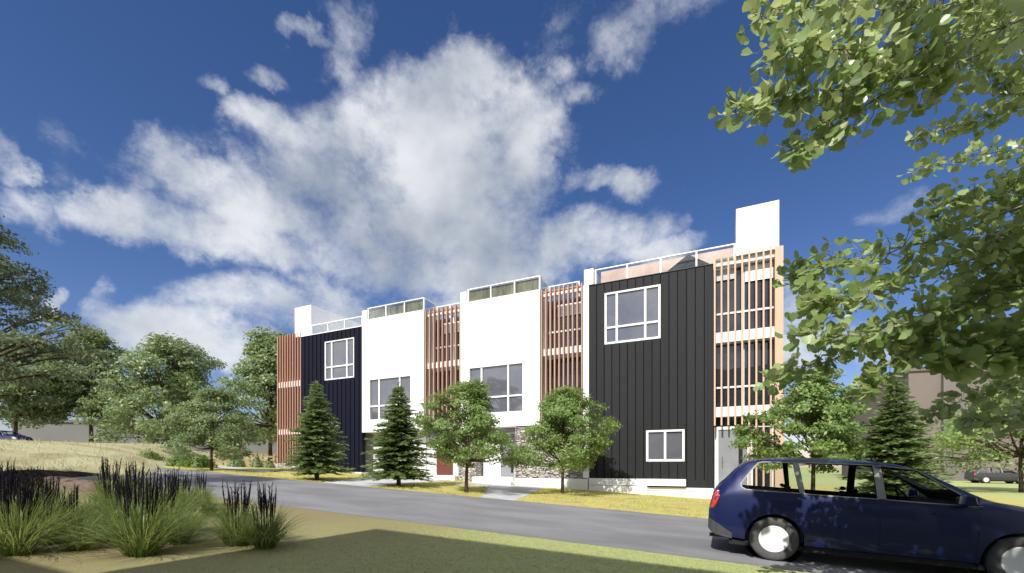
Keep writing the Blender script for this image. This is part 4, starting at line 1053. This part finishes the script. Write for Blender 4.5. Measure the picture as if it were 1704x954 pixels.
# bumpers and door shut lines
def belt_strip(u0, u1, z0f, z1f, off, name, mat):
    us = np.linspace(u0, u1, 18); V = []; F = []
    rows = [(u, s) for s, seq in ((-1, us[::-1]), (1, us)) for u in seq]
    for u, s in rows:
        for k in range(4):
            z = z0f(u)+(z1f(u)-z0f(u))*k/3; V.append((u-off*.4, s*(side_y(u, z)+off), z))
    for i in range(len(rows)-1):
        for k in range(3): F.append((i*4+k, (i+1)*4+k, (i+1)*4+k+1, i*4+k+1))
    return local_obj(MB().add(V, F), name, mat, car, True)
belt_strip(.004, .34, lambda u: ip(u, BOT)+.03, lambda u: .56-.62*u, .012, 'rear_bumper', M['grey_plastic'])
for u0 in (1.16, 2.09, 3.06):
    for s in (-1, 1):
        V = []; 
        for k in range(10):
            z = .30+(.97-.30)*k/9; uu = u0+(.10 if u0 == 1.16 else 0)*max(0, (.75-z)*1.6); V += [(uu-.004, s*(side_y(uu, z)+.0025), z), (uu+.004, s*(side_y(uu, z)+.0025), z)]
        local_obj(MB().add(V, [(2*k, 2*k+1, 2*k+3, 2*k+2) for k in range(9)]), 'door_gap', M['black_plastic'], car)
# glass front and rear
def top_patch(u0, u1, w0, w1, name):
    V = []; F = []
    for i in range(9):
        u = u0+(u1-u0)*i/8; wv = w0+(w1-w0)*i/8
        for k in range(9):
            y = wv*(k/4-1); V.append((u, y, top_z(u, y)-.008))
    F = [(i*9+k, (i+1)*9+k, (i+1)*9+k+1, i*9+k+1) for i in range(8) for k in range(8)]
    return local_obj(MB().add(V, F), name, M['car_glass'], car, True)
top_patch(2.49, 3.07, .58, .68, 'windscreen'); top_patch(.16, .41, .62, .60, 'rear_window')
# cabin: seats, dashboard, wheel
def seat(u, y, wd, name='seat'):
    b = MB().box(u, u+.48, y-wd/2, y+wd/2, .52, .68).prism([(u-.10, .66), (u+.03, .66), (u-.09, 1.02), (u-.17, 1.01)], 1, y-wd/2, y+wd/2)
    ns = 1 if wd < .6 else 3
    for k in range(ns):
        yy = y+(k-(ns-1)/2)*wd/3; b.box(u-.18, u-.11, yy-.10, yy+.10, 1.03, 1.09)
    o = local_obj(b, name, M['cabin'], car); o.modifiers.new('bevel', 'BEVEL').width = .03
for y in (-.37, .37): seat(2.05, y, .48)
seat(1.22, 0, 1.15)
local_obj(MB().prism([(2.75, .52), (3.1, .52), (3.1, .96), (2.95, .985), (2.80, .93)], 1, -.72, .72), 'dashboard', M['cabin'], car)
local_obj(MB().box(.25, .95, -.70, .70, .52, 1.0), 'cargo_cover', M['cabin'], car)
st = MB(); c = Vector((2.68, .37, .95))
st.tube([c+Vector((-.10*math.sin(k*math.pi/12), .18*math.cos(k*math.pi/12), .155*math.sin(k*math.pi/12))) for k in range(25)], .013, 6, cap=False).tube([c, c+Vector((.2, 0, -.08))], .025, 6)
local_obj(st, 'steering_wheel', M['cabin'], car, True)
local_obj(MB().box(.30, 4.1, -.78, .78, .17, .24), 'floor_pan', M['black_plastic'], car)
local_obj(MB().tube([(.02, -.45, .24), (.5, -.45, .25)], .03, 8), 'exhaust', M['dark_metal'], car)
# seat the car on the falling road
slope = math.atan(.042); car.rotation_euler = (0, slope, 0); car.location = (CX0, CYC, gz(CX0+.9)+.042*.88+.004)

# two more cars far off
c2 = copy_tree(car); p = P(-20, 775, 44); c2.location = (p.x, p.y, gz(p.x)+.12); c2.rotation_euler = (0, 0, math.atan2(RV[1], RV[0])-.15)
tag(c2, 'navy car on the rise at the left edge, only its roof showing above the grass', 'car')
c3 = copy_tree(car); p = P(1612, 800, 44); c3.location = (p.x, p.y, gz(p.x)+.016); c3.rotation_euler = (0, 0, .12)
tag(c3, 'dark grey car parked before the mauve building at the right', 'car')
for ch in c3.children_recursive:
    for sl in ch.material_slots:
        if sl.material == M['car_navy']: sl.link = 'OBJECT'; sl.material = M['car_grey']
